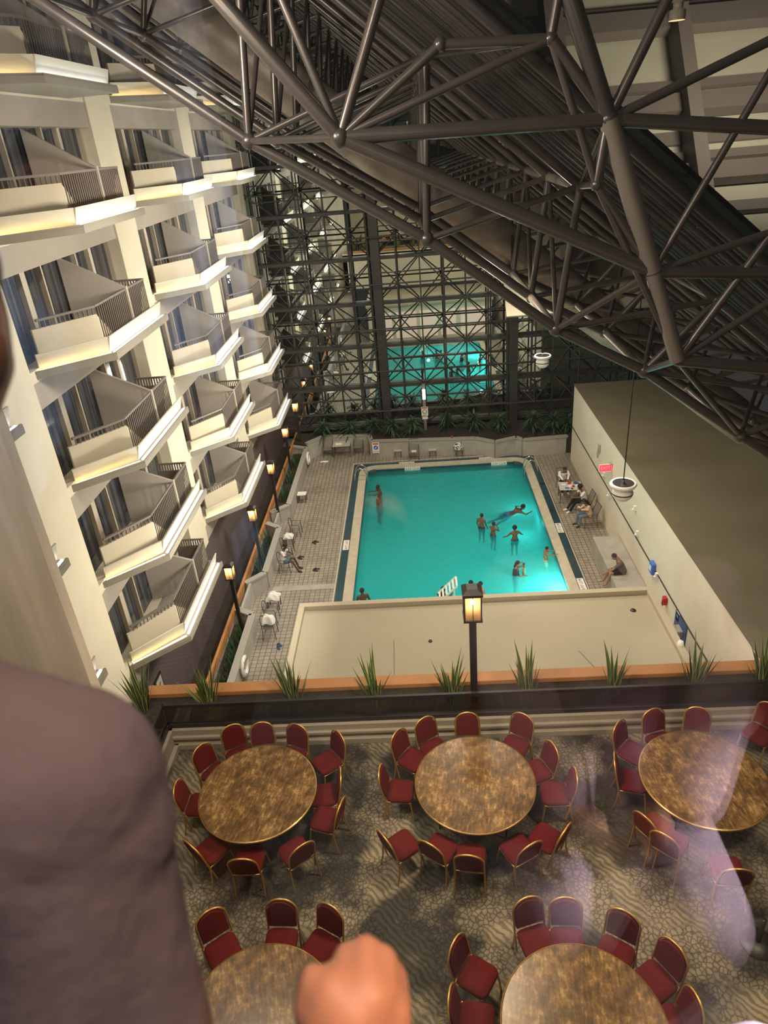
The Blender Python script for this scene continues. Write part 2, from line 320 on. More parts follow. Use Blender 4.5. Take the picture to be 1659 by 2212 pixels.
    def build(s, name, mats, parent=None, loc=(0, 0, 0), bevel=0):
        me = bpy.data.meshes.new(name); me.from_pydata([tuple(v) for v in s.v], [], s.f)
        for mm in (mats if isinstance(mats, (list, tuple)) else [mats]): me.materials.append(M[mm])
        me.polygons.foreach_set('material_index', s.mi); me.polygons.foreach_set('use_smooth', s.sm); me.update()
        o = bpy.data.objects.new(name, me); C.objects.link(o); o.location = loc
        if parent: o.parent = parent
        if bevel:
            b = o.modifiers.new('bevel', 'BEVEL'); b.width = bevel; b.segments = 2; b.limit_method = 'ANGLE'
        return o
def tag(o, label, cat, group=None, kind=None):
    if label: o['label'] = label
    if cat: o['category'] = cat
    if group: o['group'] = group
    if kind: o['kind'] = kind
    return o
def struct(o, label=None):
    o['kind'] = 'structure'
    if label: o['label'] = label
    return o
def empty(name, loc, label, cat, group=None, rz=0):
    o = bpy.data.objects.new(name, None); C.objects.link(o); o.location = loc; o.rotation_euler = (0, 0, rz); o.empty_display_size = .1
    return tag(o, label, cat, group)
def tree(o, parent=None):
    c = o.copy(); C.objects.link(c); c.parent = parent
    for ch in o.children: tree(ch, c)
    return c
ORD = ['first', 'second', 'third', 'fourth', 'fifth', 'sixth', 'seventh', 'eighth', 'ninth', 'tenth', 'eleventh', 'twelfth', 'thirteenth', 'fourteenth']

# ------------------------------------------------------------ pool deck, basin, water
PX0, PX1, PY0, PY1 = -3.05, 5.40, 19.3, 34.75
def rrect(x0, y0, x1, y1, r, n=6):
    pts = []
    for cx, cy, a0 in ((x1-r, y1-r, 0), (x0+r, y1-r, 90), (x0+r, y0+r, 180), (x1-r, y0+r, 270)):
        for i in range(n+1): a = math.radians(a0+90*i/n); pts.append((cx+r*math.cos(a), cy+r*math.sin(a)))
    return pts
def ring(mb, a, b, z0, z1):             # flat ring between two loops of equal length
    n = len(a); vs = [(*p, z1) for p in a]+[(*p, z1) for p in b]+[(*p, z0) for p in a]+[(*p, z0) for p in b]; fs = []
    for i in range(n):
        j = (i+1) % n; fs += [(i, j, n+j, n+i), (2*n+i, 3*n+i, 3*n+j, 2*n+j), (i, 2*n+i, 2*n+j, j), (n+i, n+j, 3*n+j, 3*n+i)]
    return mb.add(vs, fs)
mb = MB(); X0, X1, Y0, Y1 = -9.5, 12, 10.0, 40.5; a, b_, c_, d_ = PX0-.2, PX1+.2, PY0-.2, PY1+.2
for q in ((X0, Y0, a, Y1), (b_, Y0, X1, Y1), (a, Y0, b_, c_), (a, d_, b_, Y1)): mb.box((q[0], q[1], -.3), (q[2], q[3], 0))
struct(mb.build('floor', 'decktile'), 'grey square tiles of the pool deck')
mb = MB(); mb.box((PX0-.2, PY0-.2, -1.9), (PX1+.2, PY1+.2, -1.6)); 
mb.box((PX0-.2, PY0-.2, -1.6), (PX0, PY1+.2, -.02)); mb.box((PX1, PY0-.2, -1.6), (PX1+.2, PY1+.2, -.02)); mb.box((PX0, PY0-.2, -1.6), (PX1, PY0, -.02)); mb.box((PX0, PY1, -1.6), (PX1, PY1+.2, -.02))
pool = empty('swimming_pool', (1.2, 27, 0), 'lit turquoise swimming pool sunk in the tiled deck', 'swimming pool')
def pp(o): o.parent = pool; o.matrix_parent_inverse = Matrix.Translation((-1.2, -27, 0)); return o
pp(mb.build('basin', 'basin'))
mb = MB(); mb.add([(PX0, PY0, -.16), (PX1, PY0, -.16), (PX1, PY1, -.16), (PX0, PY1, -.16)], [(0, 1, 2, 3)])
w = pp(mb.build('water', 'water'))
mb = MB(); ring(mb, rrect(PX0-.38, PY0-.38, PX1+.38, PY1+.38, .9), rrect(PX0+.02, PY0+.02, PX1-.02, PY1-.02, .55), -.06, .06); pp(mb.build('coping', 'coping'))
mb = MB()
for q in ((PX0-.72, PY0-.7, PX0-.38, PY1+.72), (PX1+.38, PY0-.7, PX1+.72, PY1+.72), (PX0-.38, PY1+.38, PX1+.38, PY1+.72)): mb.box((q[0], q[1], -.02), (q[2], q[3], .012))
for sx_, sy_ in ((PX0-.38, PY1-.5), (PX1-.5, PY1-.5)): mb.box((sx_, sy_, -.05), (sx_+.88, sy_+.88, .010))
pp(mb.build('tile_border', 'bluetile'))
mb = MB(); mb.box((PX0, PY1-.03, -.42), (PX1, PY1+.0, -.03)); mb.box((PX0, PY0, -.42), (PX0+.03, PY1, -.03)); mb.box((PX1-.03, PY0, -.42), (PX1, PY1, -.03)); pp(mb.build('waterline_tile', 'bluetile'))
def text(s, size, mat_, loc, rot, parent=None, name='lettering', ext=.002):
    cu = bpy.data.curves.new(name, 'FONT'); cu.body = s; cu.size = size; cu.extrude = ext; cu.align_x = 'CENTER'; cu.align_y = 'CENTER'
    cu.materials.append(M[mat_]); o = bpy.data.objects.new(name, cu); C.objects.link(o)
    dg = bpy.context.evaluated_depsgraph_get(); me = bpy.data.meshes.new_from_object(o.evaluated_get(dg)); bpy.data.objects.remove(o)
    o = bpy.data.objects.new(name, me); C.objects.link(o); o.location = loc; o.rotation_euler = rot
    if parent: o.parent = parent
    return o
def depth_tile(x, y, z, rot, label):
    e = empty('depth_marker_tile', (x, y, z), label, 'depth marker', 'pool depth marker tiles'); e.rotation_euler = rot
    MB().box((-.42, -.13, -.006), (.42, .13, .006)).build('tile_plate', 'signwhite', e)
    text('5 FT 1.5 M', .165, 'ink', (0, 0, .008), (0, 0, 0), e)
depth_tile(-.55, PY1-.045, -.10, (PI/2, 0, 0), 'white 5 FT depth tile on the far pool edge, left one')
depth_tile(4.15, PY1-.045, -.10, (PI/2, 0, 0), 'white 5 FT depth tile on the far pool edge, right one')
depth_tile(-.85, PY1+.52, .02, (0, 0, PI), 'small white depth plate on the deck border behind the pool, left one')
depth_tile(3.55, PY1+.52, .02, (0, 0, PI), 'small white depth plate on the deck border behind the pool, right one')
depth_tile(PX0-.55, 26.8, .02, (0, 0, -PI/2), 'white depth plate on the left pool border')
depth_tile(PX1+.55, 27.3, .02, (0, 0, PI/2), 'white depth plate halfway along the right pool border')
depth_tile(PX1+.55, 22.85, .02, (0, 0, PI/2), 'white depth plate on the right pool border next to the low roof')
for nm, pts in (('left', [(-3.82, 19), (-3.82, 35.65)]), ('far', [(-3.82, 35.65), (6.13, 35.65)]), ('right', [(6.13, 35.65), (6.13, 19)])):
    tag(MB().bar((*pts[0], .004), (*pts[1], .004), .05, .012).build('drain_channel', 'brass_drain'), 'thin pale drain line in the %s side of the deck' % nm, 'drain')
tag(MB().box((-6.4, 23.45, .001), (-3.86, 23.8, .006)).build('deck_joint_strip', mat and 'concrete'), 'dark grey strip of plain tiles crossing the left deck', 'floor strip')
def ladder(x, y, side, label):
    e = empty('pool_ladder', (x, y, 0), label, 'pool ladder', 'pool ladders')
    for dy in (-.25, .25):
        pts = [(side*.55, dy, 0), (side*.52, dy, .45), (side*.42, dy, .68), (side*.2, dy, .78), (-.02*side, dy, .66), (-side*.12, dy, .35), (-side*.12, dy, -.9)]
        MB().tube(pts, .028, 8).build('handrail', 'chrome', e)
    for z in (-.35, -.65): MB().box((-side*.12-.05, -.25, z), (-side*.12+.05, .25, z+.03)).build('step', 'chrome', e)
ladder(PX0, 33.5, -1, 'chrome pool ladder at the left end of the far pool edge')
ladder(PX1, 33.3, 1, 'chrome pool ladder at the right end of the far pool edge')

# ------------------------------------------------------------ left facade
XF = -8.2; PY = [(4.4, 6.05), (12.55, 14.2), (20.75, 22.4), (28.95, 30.5), (37.1, 38.9)]
LV = [3.74+2.732*k for k in range(8)]
mb = MB(); mb.box((-9.2, 9.5, 3.74), (-8.75, 39.2, 26))
for z in LV: mb.box((-8.75, 9.5, z-.05), (XF, 39.2, z+.2))
mb.box((-8.75, 9.5, LV[-1]+2.1), (XF, 39.2, 26))
wl = struct(mb.build('wall_left', 'stucco'), 'cream hotel facade with lit balconies')
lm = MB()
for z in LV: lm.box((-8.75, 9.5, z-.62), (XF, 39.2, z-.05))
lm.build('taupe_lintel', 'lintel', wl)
for y0, y1 in PY[1:]: MB().box((-8.8, y0, 3.1), (XF+.04, y1, 26)).build('pillar', 'stucco', wl)
MB().box((-8.9, 9.5, -.3), (-8.3, 39.2, 3.12)).build('brick_base', 'brick', wl)
wn = 0
for ci, (ya, yb) in enumerate([(14.2, 20.75), (22.4, 28.95), (30.5, 37.1)]):
    for z in LV:
        wn += 1; g = MB().box((-8.62, ya, z+.2), (-8.58, yb, z+2.112)).build('window_%d' % wn, 'roomglass'); struct(g)
        fr_ = MB(); h0, h1 = z+.2, z+2.11
        for y, w_ in ((ya+.05, .1), (ya+1.45, .22), (ya+2.35, .06), (yb-.05, .1), (yb-1.4, .16), (yb-2.3, .06)): fr_.box((-8.66, y-w_/2, h0), (-8.46, y+w_/2, h1))
        fr_.build('window_frame', 'frame_tan', g)
def balcony(y0):
    e = empty('balcony', (0, y0, 0), None, 'balcony', 'lit balconies of the cream hotel facade')
    P = lambda dx, dy: (dx, dy)
    A, B, D, E_ = (XF-.1, -.12), (-6.85, 1.2), (-6.85, 5.15), (XF, 5.3)
    mb = MB(); mb.prism([A, B, D, E_], 0, .13); mb.seg((XF, 0), (-6.88, 1.22), .13, .17, .05); mb.seg((-6.88, 1.2), (-6.88, 5.15), .13, .17, .05); mb.build('ledge', 'ledge_paint', e)
    mb = MB(); a, b, d = (XF, .20), (-7.08, 1.36), (-7.08, 5.16)
    for p, q, o_ in ((a, b, (.05, -.08)), (b, d, (.09, 0))):
        vs = [(*p, .13), (*q, .13), (q[0]+o_[0], q[1]+o_[1]*0, .50), (p[0]+o_[0], p[1]+o_[1], .50)]
        mb.slab(vs, (-.04, .03 if p == a else 0, 0))
    mb.build('fascia', 'fascia', e)
    MB().seg((XF+.05, .12), (-6.99, 1.24), .135, .16, .05).build('warm_light_strip', 'warm_tube', e)
    MB().seg((-6.96, 1.34), (-6.96, 5.05), .135, .16, .05).build('cool_light_strip', 'cool_tube', e)
    MB().prism([(XF, .25), (-7.12, 1.4), (-7.12, 5.15), (XF, 5.15)], .17, .24).build('balcony_floor', 'partition', e)
    nA, nB, nD = (XF, .34), (-7.27, 1.6), (-7.27, 5.0)
    MB().seg(nA, nB, .24, .98, .07).build('solid_panel', 'panel', e)
    MB().slab([(*nB, .24), (nB[0], nB[1]+.8, .24), (*nB, .98)], (-.06, 0, 0)).build('corner_gusset', 'panel', e); MB().slab([(*nD, .24), (nD[0], nD[1]-.7, .24), (nD[0], nD[1]-.25, .98), (*nD, .98)], (-.06, 0, 0)).build('corner_gusset', 'panel', e)
    mb = MB(); ins = (.0, .0)
    mb.bar((XF+.1, .44, 1.15), (*nB, 1.15), .07, .05); mb.bar((*nB, 1.15), (*nD, 1.15), .05, .05); mb.bar((*nD, 1.15), (XF, 5.0, 1.15), .05, .05)
    mb.seg((nD[0], nD[1]), (XF, nD[1]), .24, .92, .05)
    for i in range(12):
        t_ = (i+.6)/12.2; x = XF+.1+(nB[0]-XF-.1)*t_; y = .44+(nB[1]-.44)*t_; mb.box((x-.012, y-.012, .98), (x+.012, y+.012, 1.13))
        t_ = (i+.5)/12; x = nD[0]+(XF-nD[0])*t_; mb.box((x-.02, nD[1]-.012, .92), (x+.02, nD[1]+.012, 1.13))
    k = 0; y = nB[1]+.12
    while y < nD[1]-.05: mb.box((-7.295, y-.012, .26), (-7.245, y+.012, 1.13)); y += .115
    mb.build('railing', 'rail', e)
    MB().box((-7.32, 3.6, .24), (-7.22, 3.68, 1.22)).build('middle_post', 'frame_tan', e)
    MB().slab([(-7.25, 3.6, .24), (-7.25, 3.6, 1.2), (XF-.3, 3.0, 2.10), (XF-.3, 3.0, .24)], (0, .08, 0)).build('partition', 'partition', e)
    return e
proto = None
YB = [14.5, 22.7, 30.9]; CN = ['nearest', 'middle', 'farthest']
for ci, y0 in enumerate(YB):
    for k, z in enumerate(LV[::-1]):
        if proto is None: proto = balcony(0); o = proto
        else: o = tree(proto)
        o.location = (0, y0, z); o['label'] = 'cream balcony with glowing ledge, %s from the bottom of the %s column' % (ORD[7-k], CN[ci])
for k, z in enumerate(LV[::-1]):
    if z > 18 : continue
    o = tree(proto); o.location = (0, 9.45, z); o.scale = (1, .34, 1); o['label'] = 'glowing balcony end peeking past the pale side wall, %s from the bottom' % ORD[7-k]
for z in LV[:6]:
    wn += 1; struct(MB().box((-8.62, 6.1, z+.2), (-8.58, 12.5, z+2.1)).build('window_%d' % wn, 'roomglass'))
mb = MB(); mb.box((-15, 9.0, -.3), (-5.87, 9.25, 26)); struct(mb.build('wall_near', 'nearwall'), 'pale side wall in front of the facade')
p = Py(246, 1538, 9.1); e = empty('wall_lamp', (-5.85, 9.12, p.z), 'small bright twin wall lamp on the edge of the pale side wall', 'lamp')
MB().box((-.02, -.05, -.12), (.04, .05, .12)).build('bracket', 'chrome', e)
for dz in (-.12, .1): MB().tube([(.10, -.05+dz*.3, dz-.08), (.10, -.05+dz*.3, dz+.08)], .055, 12).build('glowing_shade', 'bulbw', e)
tagp = empty('wall_plaque', (-8.29, 15.9, 1.9), 'small dark framed plaque on the dark brick below the balconies', 'plaque')
MB().box((0, -.28, -.38), (.03, .28, .38)).build('frame', 'black', tagp); MB().box((.03, -.21, -.3), (.04, .21, .3)).build('plate', 'frame_tan', tagp); MB().tube([(.04, 0, -.1), (.05, .05, 0), (.05, -.05, .08), (.05, .04, .14)], .012, 6).build('printed_mark', 'ink', tagp)

# orange board, left planters with grey caps
tag(MB().box((-7.42, 17.0, .55), (-7.32, 38.8, .86)).build('planter_board', 'wood'), 'long orange wooden board behind the left planters', 'board')
mb = MB(); mb.box((-8.28, 15, .0), (-7.43, 38.5, .1)); tag(mb.build('gravel_strip', 'soil'), 'dark strip of mulch at the foot of the brick wall', 'mulch', kind='stuff')
struct(MB().box((-7.42, 15, 0), (-7.34, 39, .55)).build('wall_planter_back', 'concrete'))
def planter(pts, label, zt=.8):
    e = empty('deck_planter', (0, 0, 0), label, 'planter', 'low concrete planters round the deck')
    mb = MB(); cp = MB()
    for p, q in zip(pts, pts[1:]): mb.seg(p, q, 0, zt-.08, .18); cp.seg(p, q, zt-.08, zt, .26)
    mb.build('side_wall', 'concrete', e); cp.build('cap', 'concrete_cap', e)
    return e
def PL(pix, z): return [tuple(Pz(u, v, z).xy) for u, v in pix]
planter([(-7.35, 36.9)]+[(-6.5, 36.5), (-6.52, 29.6), (-7.3, 28.9)], 'low grey planter along the left deck, far one'); 
planter([(-7.3, 27.9), (-6.62, 27.4), (-6.62, 23.7), (-7.3, 23.0)], 'low grey planter along the left deck behind the seated man')
planter([(-7.3, 21.3), (-6.6, 20.9), (-6.6, 12), (-7.3, 12)], 'low grey planter along the left deck, nearest one under the white life ring')
struct(MB().seg((-6.9, 28.9), (-6.9, 27.9), 0, .75, .1).build('wall_planter_link', 'concrete')); struct(MB().seg((-7.1, 23.0), (-7.1, 21.3), 0, .75, .1).build('wall_planter_link', 'concrete'))
# far planter
far = [(-6.5, 36.7), (-5.7, 37.6), (-2.95, 37.45), (-2.8, 36.5), (3.0, 36.0), (4.0, 35.3), (5.2, 35.75), (5.5, 35.35), (7.93, 35.5)]
planter(far, 'long pale concrete planter at the foot of the glass wall', 1.0)
tag(MB().prism([(-6.5, 36.7), (-5.7, 37.6), (-2.95, 37.45), (-2.8, 36.5), (3.0, 36.0), (4.0, 35.3), (5.2, 35.75), (5.5, 35.35), (11.9, 35.5), (11.9, 38.5), (-7.3, 38.5), (-7.3, 37.1)], 0, .86).build('planter_soil', 'soil'), 'dark soil filling the far planter', 'soil', kind='stuff')

# ------------------------------------------------------------ glass wall
YG = 39.3
struct(MB().box((-9, YG, 0), (14, YG+.03, 26)).build('window_100', 'wallglass'), 'reflective glass curtain wall behind the pool')
COLS = [-9.27, -1.98, 5.31, 12.6]
for i, x in enumerate(COLS):
    e = empty('wall_column', (x, 38.6, 0), 'dark steel column of the glass wall, %s' % ['at the facade corner', 'left of the reflected pool', 'right of the reflected pool', 'behind the right hand block'][i], 'column')
    MB().box((-.12, -.12, .86), (.34, .5, 25)).build('shaft', 'bigcol', e); MB().tube([(-.25, -.1, .86), (-.25, -.1, 25)], .06, 8).build('pipe', 'wallframe', e)
HZ = [.9+2.35*i for i in range(10)]; cw = 2.43
XN = [COLS[0]+cw*i for i in range(10)]
mu = empty('glass_wall_frame', (0, YG, 0), 'dark grid of mullions and star bracing holding the glass wall', 'window frame')
mb = MB()
for z in HZ: mb.box((-9, 38.95, z-.06), (13.5, 39.28, z+.1))
mb.build('transom_beam', 'wallframe', mu, (0, -YG, 0))
mb = MB(); z = .9
while z < 24: mb.box((-9, 39.2, z-.025), (13.5, 39.29, z+.025)); z += 2.35/3
for i in range(10):
    for d_ in (0, .5): x = COLS[0]+cw*(i+d_); mb.box((x-.035, 39.15, .86), (x+.035, 39.29, 25))
mb.build('mullion_grid', 'wallframe', mu, (0, -YG, 0))
mb = MB()
for i in range(9):
    for j in range(9):
        c_in = Vector((XN[i]+cw/2, 38.1, HZ[j]+1.175))
        for dx in (0, 1):
            for dz in (0, 1): mb.tube([c_in, (XN[i]+cw*dx, 39.1, HZ[j]+2.35*dz)], .035, 6, False)
        if i < 8: mb.tube([c_in, c_in+Vector((cw, 0, 0))], .045, 6, False)
        if j < 8: mb.tube([c_in, c_in+Vector((0, 0, 2.35))], .045, 6, False)
        mb.ball(c_in, .08, 8, 6)
mb.build('star_bracing', 'wallframe', mu, (0, -YG, 0))

# ------------------------------------------------------------ right block, its wall, the low roof and the terrace
e = MB().box((7.93, 13.3, -.3), (14, 34.5, 4.15)); o = struct(e.build('wall_right', 'wallR'), 'pale side wall of the right hand block')
MB().box((7.90, 13.28, 4.15), (14, 34.53, 4.19)).build('roof_surface', 'roofR', o)
MB().box((7.90, 13.2, 1.89), (7.94, 34.5, 1.925)).build('dark_joint', 'ink', o)
struct(MB().box((7.93, 9.5, -.3), (14, 13.3, 3.3)).build('wall_right_near', 'wallR'))
lb = struct(MB().box((-3.95, 10.5, -.3), (6.65, 17.75, 3.1)).build('wall_low_building', 'wallR'), 'low flat-roofed building beside the pool')
mb = MB(); mb.box((-4.08, 10.4, 3.1), (6.76, 17.86, 3.16)); mb.build('roof_surface', 'roofL', lb)
mb = MB()
mb.box((-4.08, 17.66, 3.16), (6.76, 17.86, 3.32)); mb.box((-4.08, 10.4, 3.16), (-3.9, 17.66, 3.32)); mb.box((6.56, 10.4, 3.16), (6.76, 17.66, 3.32)); mb.build('roof_parapet', 'roofrim', lb, bevel=.01)
mb = MB(); mb.bar((-1.1, 16, 3.161), (-1.0, 11, 3.161), .015, .004); mb.bar((4.0, 15.2, 3.161), (4.6, 13.6, 3.161), .02, .004); mb.bar((4.6, 13.6, 3.161), (6.4, 13.7, 3.161), .02, .004); mb.bar((1.2, 14, 3.161), (1.25, 11, 3.161), .015, .004); mb.build('roof_seam', 'roofR', lb)
tag(MB().lathe([(0, .03), (.07, .03), (.09, 0)], (5.95, 16.9, 3.16), 12).build('roof_drain', 'black'), 'small dark drain cap in the corner of the low roof', 'drain')
tag(MB().lathe([(0, .03), (.05, .03), (.06, 0)], (-.05, 15.9, 3.16), 10).build('roof_drain', 'black'), 'tiny dark speck of a drain near the middle of the low roof', 'drain')
# lit pool-facing front of the low building (seen mirrored in the glass wall)
M['gym'] = mat('lit_gym_window', (.6, .45, .38), .5, emit=(.9, .62, .5), estr=.55)
for k, (x0, x1) in enumerate(((-3.4, -1.9), (-1.6, .2), (.5, 2.0), (2.3, 3.6), (4.0, 6.2))):
    struct(MB().box((x0, 17.75, .4), (x1, 17.78, 2.6)).build('window_%d' % (110+k), 'gym'))
def simple_lounger(x, y):
    pass
struct(MB().box((-5.9, .42, 6.0), (14, 10.4, 6.5)).build('floor_terrace', 'carpet'), 'dark patterned carpet of the terrace')
struct(MB().box((-6.3, .42, 3.2), (-5.9, 10.4, 6.5)).build('wall_terrace_side', 'stucco')); struct(MB().box((-6.3, 10.15, 3.32), (14, 10.4, 6.62)).build('wall_terrace_front', 'wallR'))
struct(MB().box((-6.2, 9.5, 6.5), (14, 10.15, 6.62)).build('floor_planter_base', 'concrete'))
tag(MB().box((-5.85, 9.29, 6.62), (14, 10.14, 6.72)).build('planter_soil', 'soil'), 'dark mulch bed behind the terrace railing', 'mulch', kind='stuff')
tag(MB().box((-5.9, 2, 6.5), (-4.96, 8.98, 6.70)).build('planter_soil', 'soil'), 'dark mulch bed left of the terrace railing', 'mulch', kind='stuff')
tag(MB().box((-5.9, 10.15, 6.62), (14, 10.42, 6.80)).build('planter_board', 'wood', bevel=.01), 'orange wooden board along the far side of the terrace planter', 'board')
tag(MB().box((-6.22, 2, 6.5), (-5.95, 8.95, 6.80)).build('planter_board', 'wood', bevel=.01), 'orange wooden board at the left edge of the terrace planter', 'board')
# low white wall with glass railing
mb = MB(); mb.box((-4.9, 9.08, 6.5), (14, 9.28, 6.9)); mb.box((-4.9, 9.0, 6.5), (14, 9.08, 6.62)); mb.box((-4.85, 9.02, 6.72), (14, 9.08, 6.78)); mb.box((-4.95, 2, 6.5), (-4.75, 9.28, 6.9)); mb.box((-4.75, 2, 6.5), (-4.67, 9.05, 6.62))
struct(mb.build('wall_terrace_parapet', 'whitetrim', bevel=.008), 'low cream parapet under the terrace railing')
e = empty('terrace_railing', (0, 9.18, 6.9), 'black framed smoked glass railing along the terrace edge', 'railing')
MB().box((-4.85, -.025, .47), (14, .025, .53)).build('top_rail', 'black', e); MB().box((-4.85, -.04, 0), (14, .04, .08)).build('base_channel', 'black', e)
MB().box((-4.85, -.006, .08), (14, .006, .47)).build('glass_panel', 'railglass', e)
e = empty('terrace_railing', (-4.85, 9.1, 6.9), 'black framed glass railing at the left side of the terrace', 'railing')
MB().box((-.025, -6.5, .47), (.025, .1, .53)).build('top_rail', 'black', e); MB().box((-.04, -6.5, 0), (.04, .1, .08)).build('base_channel', 'black', e); MB().box((-.006, -6.5, .08), (.006, .05, .47)).build('glass_panel', 'railglass', e)
# camera building: slab edge and wall under and beside the window
struct(MB().box((-6, -3, 13.9), (14, .62, 14.15)).build('floor_room', 'concrete')); struct(MB().box((-6, .42, 6.5), (14, .62, 13.9)).build('wall_own_building', 'stucco'))

# ------------------------------------------------------------ roof space frame
BN = [(-8.1, 20.6), (-5.15, 18.17), (-2.30, 16.08), (.27, 14.52), (2.34, 12.96), (3.85, 12.15), (5.65, 10.84), (8.4, 8.9), (11, 7.2)]
TN = [(-6.6, 22.7), (-4.4, 20.8), (-2.03, 18.9), (.37, 16.94), (2.62, 15.10), (4.9, 13.25), (7.2, 11.4), (10, 9.1)]
def truss_mesh(e, cross, y=0):
    f3 = lambda p, yy=0: Vector((p[0], yy, p[1]))
    MB().tube([f3(p) for p in BN], .085, 10).build('bottom_chord', 'steel', e)
    MB().tube([f3(p) for p in TN], .07, 10).build('top_chord', 'steel', e)
    for p in BN[1:-1]: MB().ball(f3(p), .12, 12, 8).build('node', 'steel', e)
    for p in TN[1:-1]: MB().ball(f3(p), .10, 12, 8).build('node', 'steel', e)
    for i in range(1, 8):
        MB().tube([f3(BN[i]), f3(TN[i])] if i < 8 else [], .06, 8).build('web_member', 'steel', e)
        if i < 7: MB().tube([f3(BN[i]), f3(TN[i+1])], .05, 8).build('web_member', 'steel', e)
        if cross:
            MB().tube([f3(BN[i]), f3(TN[i], cross)], .04, 8).build('web_member', 'steel', e)
SY = 2.62
t0 = empty('roof_truss', (0, 11.7, 0), None, 'roof truss', 'brown tubular trusses under the sloping roof'); truss_mesh(t0, SY)
t0['label'] = 'brown tubular roof truss, nearest of the long row'
for k in range(1, 11):
    o = tree(t0); o.location = (0, 11.7+SY*k, 0); o['label'] = 'brown tubular roof truss, %s of the row counted from the window' % ORD[k]
    if k == 10: pass
# tie pipes running away from us along the nodes
tp = [(BN[i], 'lower', i) for i in (1, 2, 3, 4, 5, 6)]+[(TN[i], 'upper', i) for i in (2, 3, 4, 5, 6)]
for (x, z), nm, i in tp:
    n_ = 11
    mb = MB(); r_ = .075 if (nm, i) in (('lower', 4), ('upper', 4), ('lower', 5)) else .055
    mb.tube([(x, 11.7, z), (x, 11.7+SY*10, z)], r_, 10)
    tag(mb.build('tie_pipe', 'steel_lt' if r_ > .06 else 'steel'), '%s tie pipe joining the trusses, %s from the left' % (nm, ORD[i-1]), 'pipe', 'tie pipes of the roof frame')
# end frame nearer to the window
h = {k: Py(*uv, 10.3) for k, uv in dict(h1=(735, 297), h2=(1315, 258), h3=(1410, 587), h4=(1464, 778), n2=(1190, 83), t0=(951, 96), t1=(1289, 399), up1=(440, -40), up2=(585, -60), up3=(835, -60), hh=(1215, -60), r1=(1470, -60), r2=(1720, 60), r3=(1740, 280), m1=(1760, 590), m2=(1700, 800), rr=(1670, 500)).items()}
V3 = lambda p, y: Vector((p[0], y, p[1]))
ef = empty('end_truss', (0, 10.3, 0), 'thick brown tubular end frame of the roof closest to us', 'roof truss')
def em(p, q, r=.06, m='steel', nm='web_member'): o = MB().tube([p, q], r, 12).build(nm, m, ef, (0, -10.3, 0)); return o
for a_, b_2, r_ in (('up1', 'h1', .1), ('h1', 'h2', .095), ('h1', 'h3', .1), ('hh', 'h2', .115), ('h2', 'h3', .13), ('h3', 'h4', .11), ('h1', 'up3', .07), ('h1', 'up2', .06), ('h1', 't0', .06), ('h1', 'n2', .055), ('t0', 'n2', .06), ('n2', 'h2', .075), ('hh', 'n2', .06),
                    ('h2', 'r1', .065), ('h2', 'r2', .06), ('h2', 'r3', .09), ('h3', 'r2', .05), ('h3', 'm1', .09), ('h3', 'rr', .05), ('h4', 'm2', .09), ('h4', 'rr', .06), ('h4', 'm1', .055), ('h3', 't1', .06), ('t1', 'h2', .07), ('t1', 'h4', .05), ('n2', 't1', .05)):
    em(h[a_], h[b_2], r_, 'steel_lt' if a_ in ('h2', 'h3') and b_2 in ('h3', 'h4') else 'steel', 'chord' if r_ > .08 else 'web_member')
for k in ('h1', 'h2', 'h3', 'h4', 't0', 't1', 'n2'): MB().ball(h[k], .13 if k in ('h1', 'h2') else .085, 14, 10).build('node', 'steel', ef, (0, -10.3, 0))
for a_, b_2 in (('h1', V3(BN[2], 11.7)), ('t0', V3(TN[3], 11.7)), ('t1', V3(TN[4], 11.7)), ('h4', V3(BN[5], 11.7)), ('h4', V3(BN[6], 11.7)), ('h3', V3(BN[4], 11.7)), ('h2', V3(TN[4], 11.7)), ('n2', V3(TN[3], 11.7))):
    em(h[a_], b_2, .05)
# roof glazing plane with purlins
ms = -.818; zc = lambda x: 17.243+1.2+ms*(x)
ro = struct(MB().slab([(-9, 12.6, zc(-9)+.35), (13, 12.6, zc(13)+.35), (13, 40, zc(13)+.35), (-9, 40, zc(-9)+.35)], (0, 0, .1)).build('ceiling', 'dark'), 'dark sloping glass roof')
k = 0; y = 12.4
while y < 39:
    tag(MB().tube([(-8.6, y, zc(-8.6)), (12, y, zc(12))], .06 if k % 3 else .095, 8).build('roof_purlin', 'purlin'), 'long slanting roof rib under the glass, parallel to its neighbours', 'roof rib', 'slanting ribs under the glass roof')
    y += .66; k += 1
for i in range(9):
    x = -7+i*2.3; mb = MB().tube([(x, 12.4, zc(x)+.15), (x, 39, zc(x)+.15)], .05, 6); tag(mb.build('roof_batten', 'purlin'), 'dark batten crossing above the slanting roof ribs', 'roof batten', 'battens above the roof ribs')
# the big duct
mb = MB(); p0 = Vector((-6.7, 18.2, 20.39)); p1 = Vector((9, 18.2, 8.2)); mb.tube([p0+(p1-p0)*t_/14 for t_ in range(15)], .52, 28, False)
dk = tag(mb.build('air_duct', 'duct'), 'fat round grey air duct slanting through the roof trusses', 'duct')
for t_ in range(1, 14): q = p0+(p1-p0)*t_/14; dd = (p1-p0).normalized()*.03; MB().tube([q-dd, q+dd], .53, 28, False).build('joint_band', 'duct', dk)
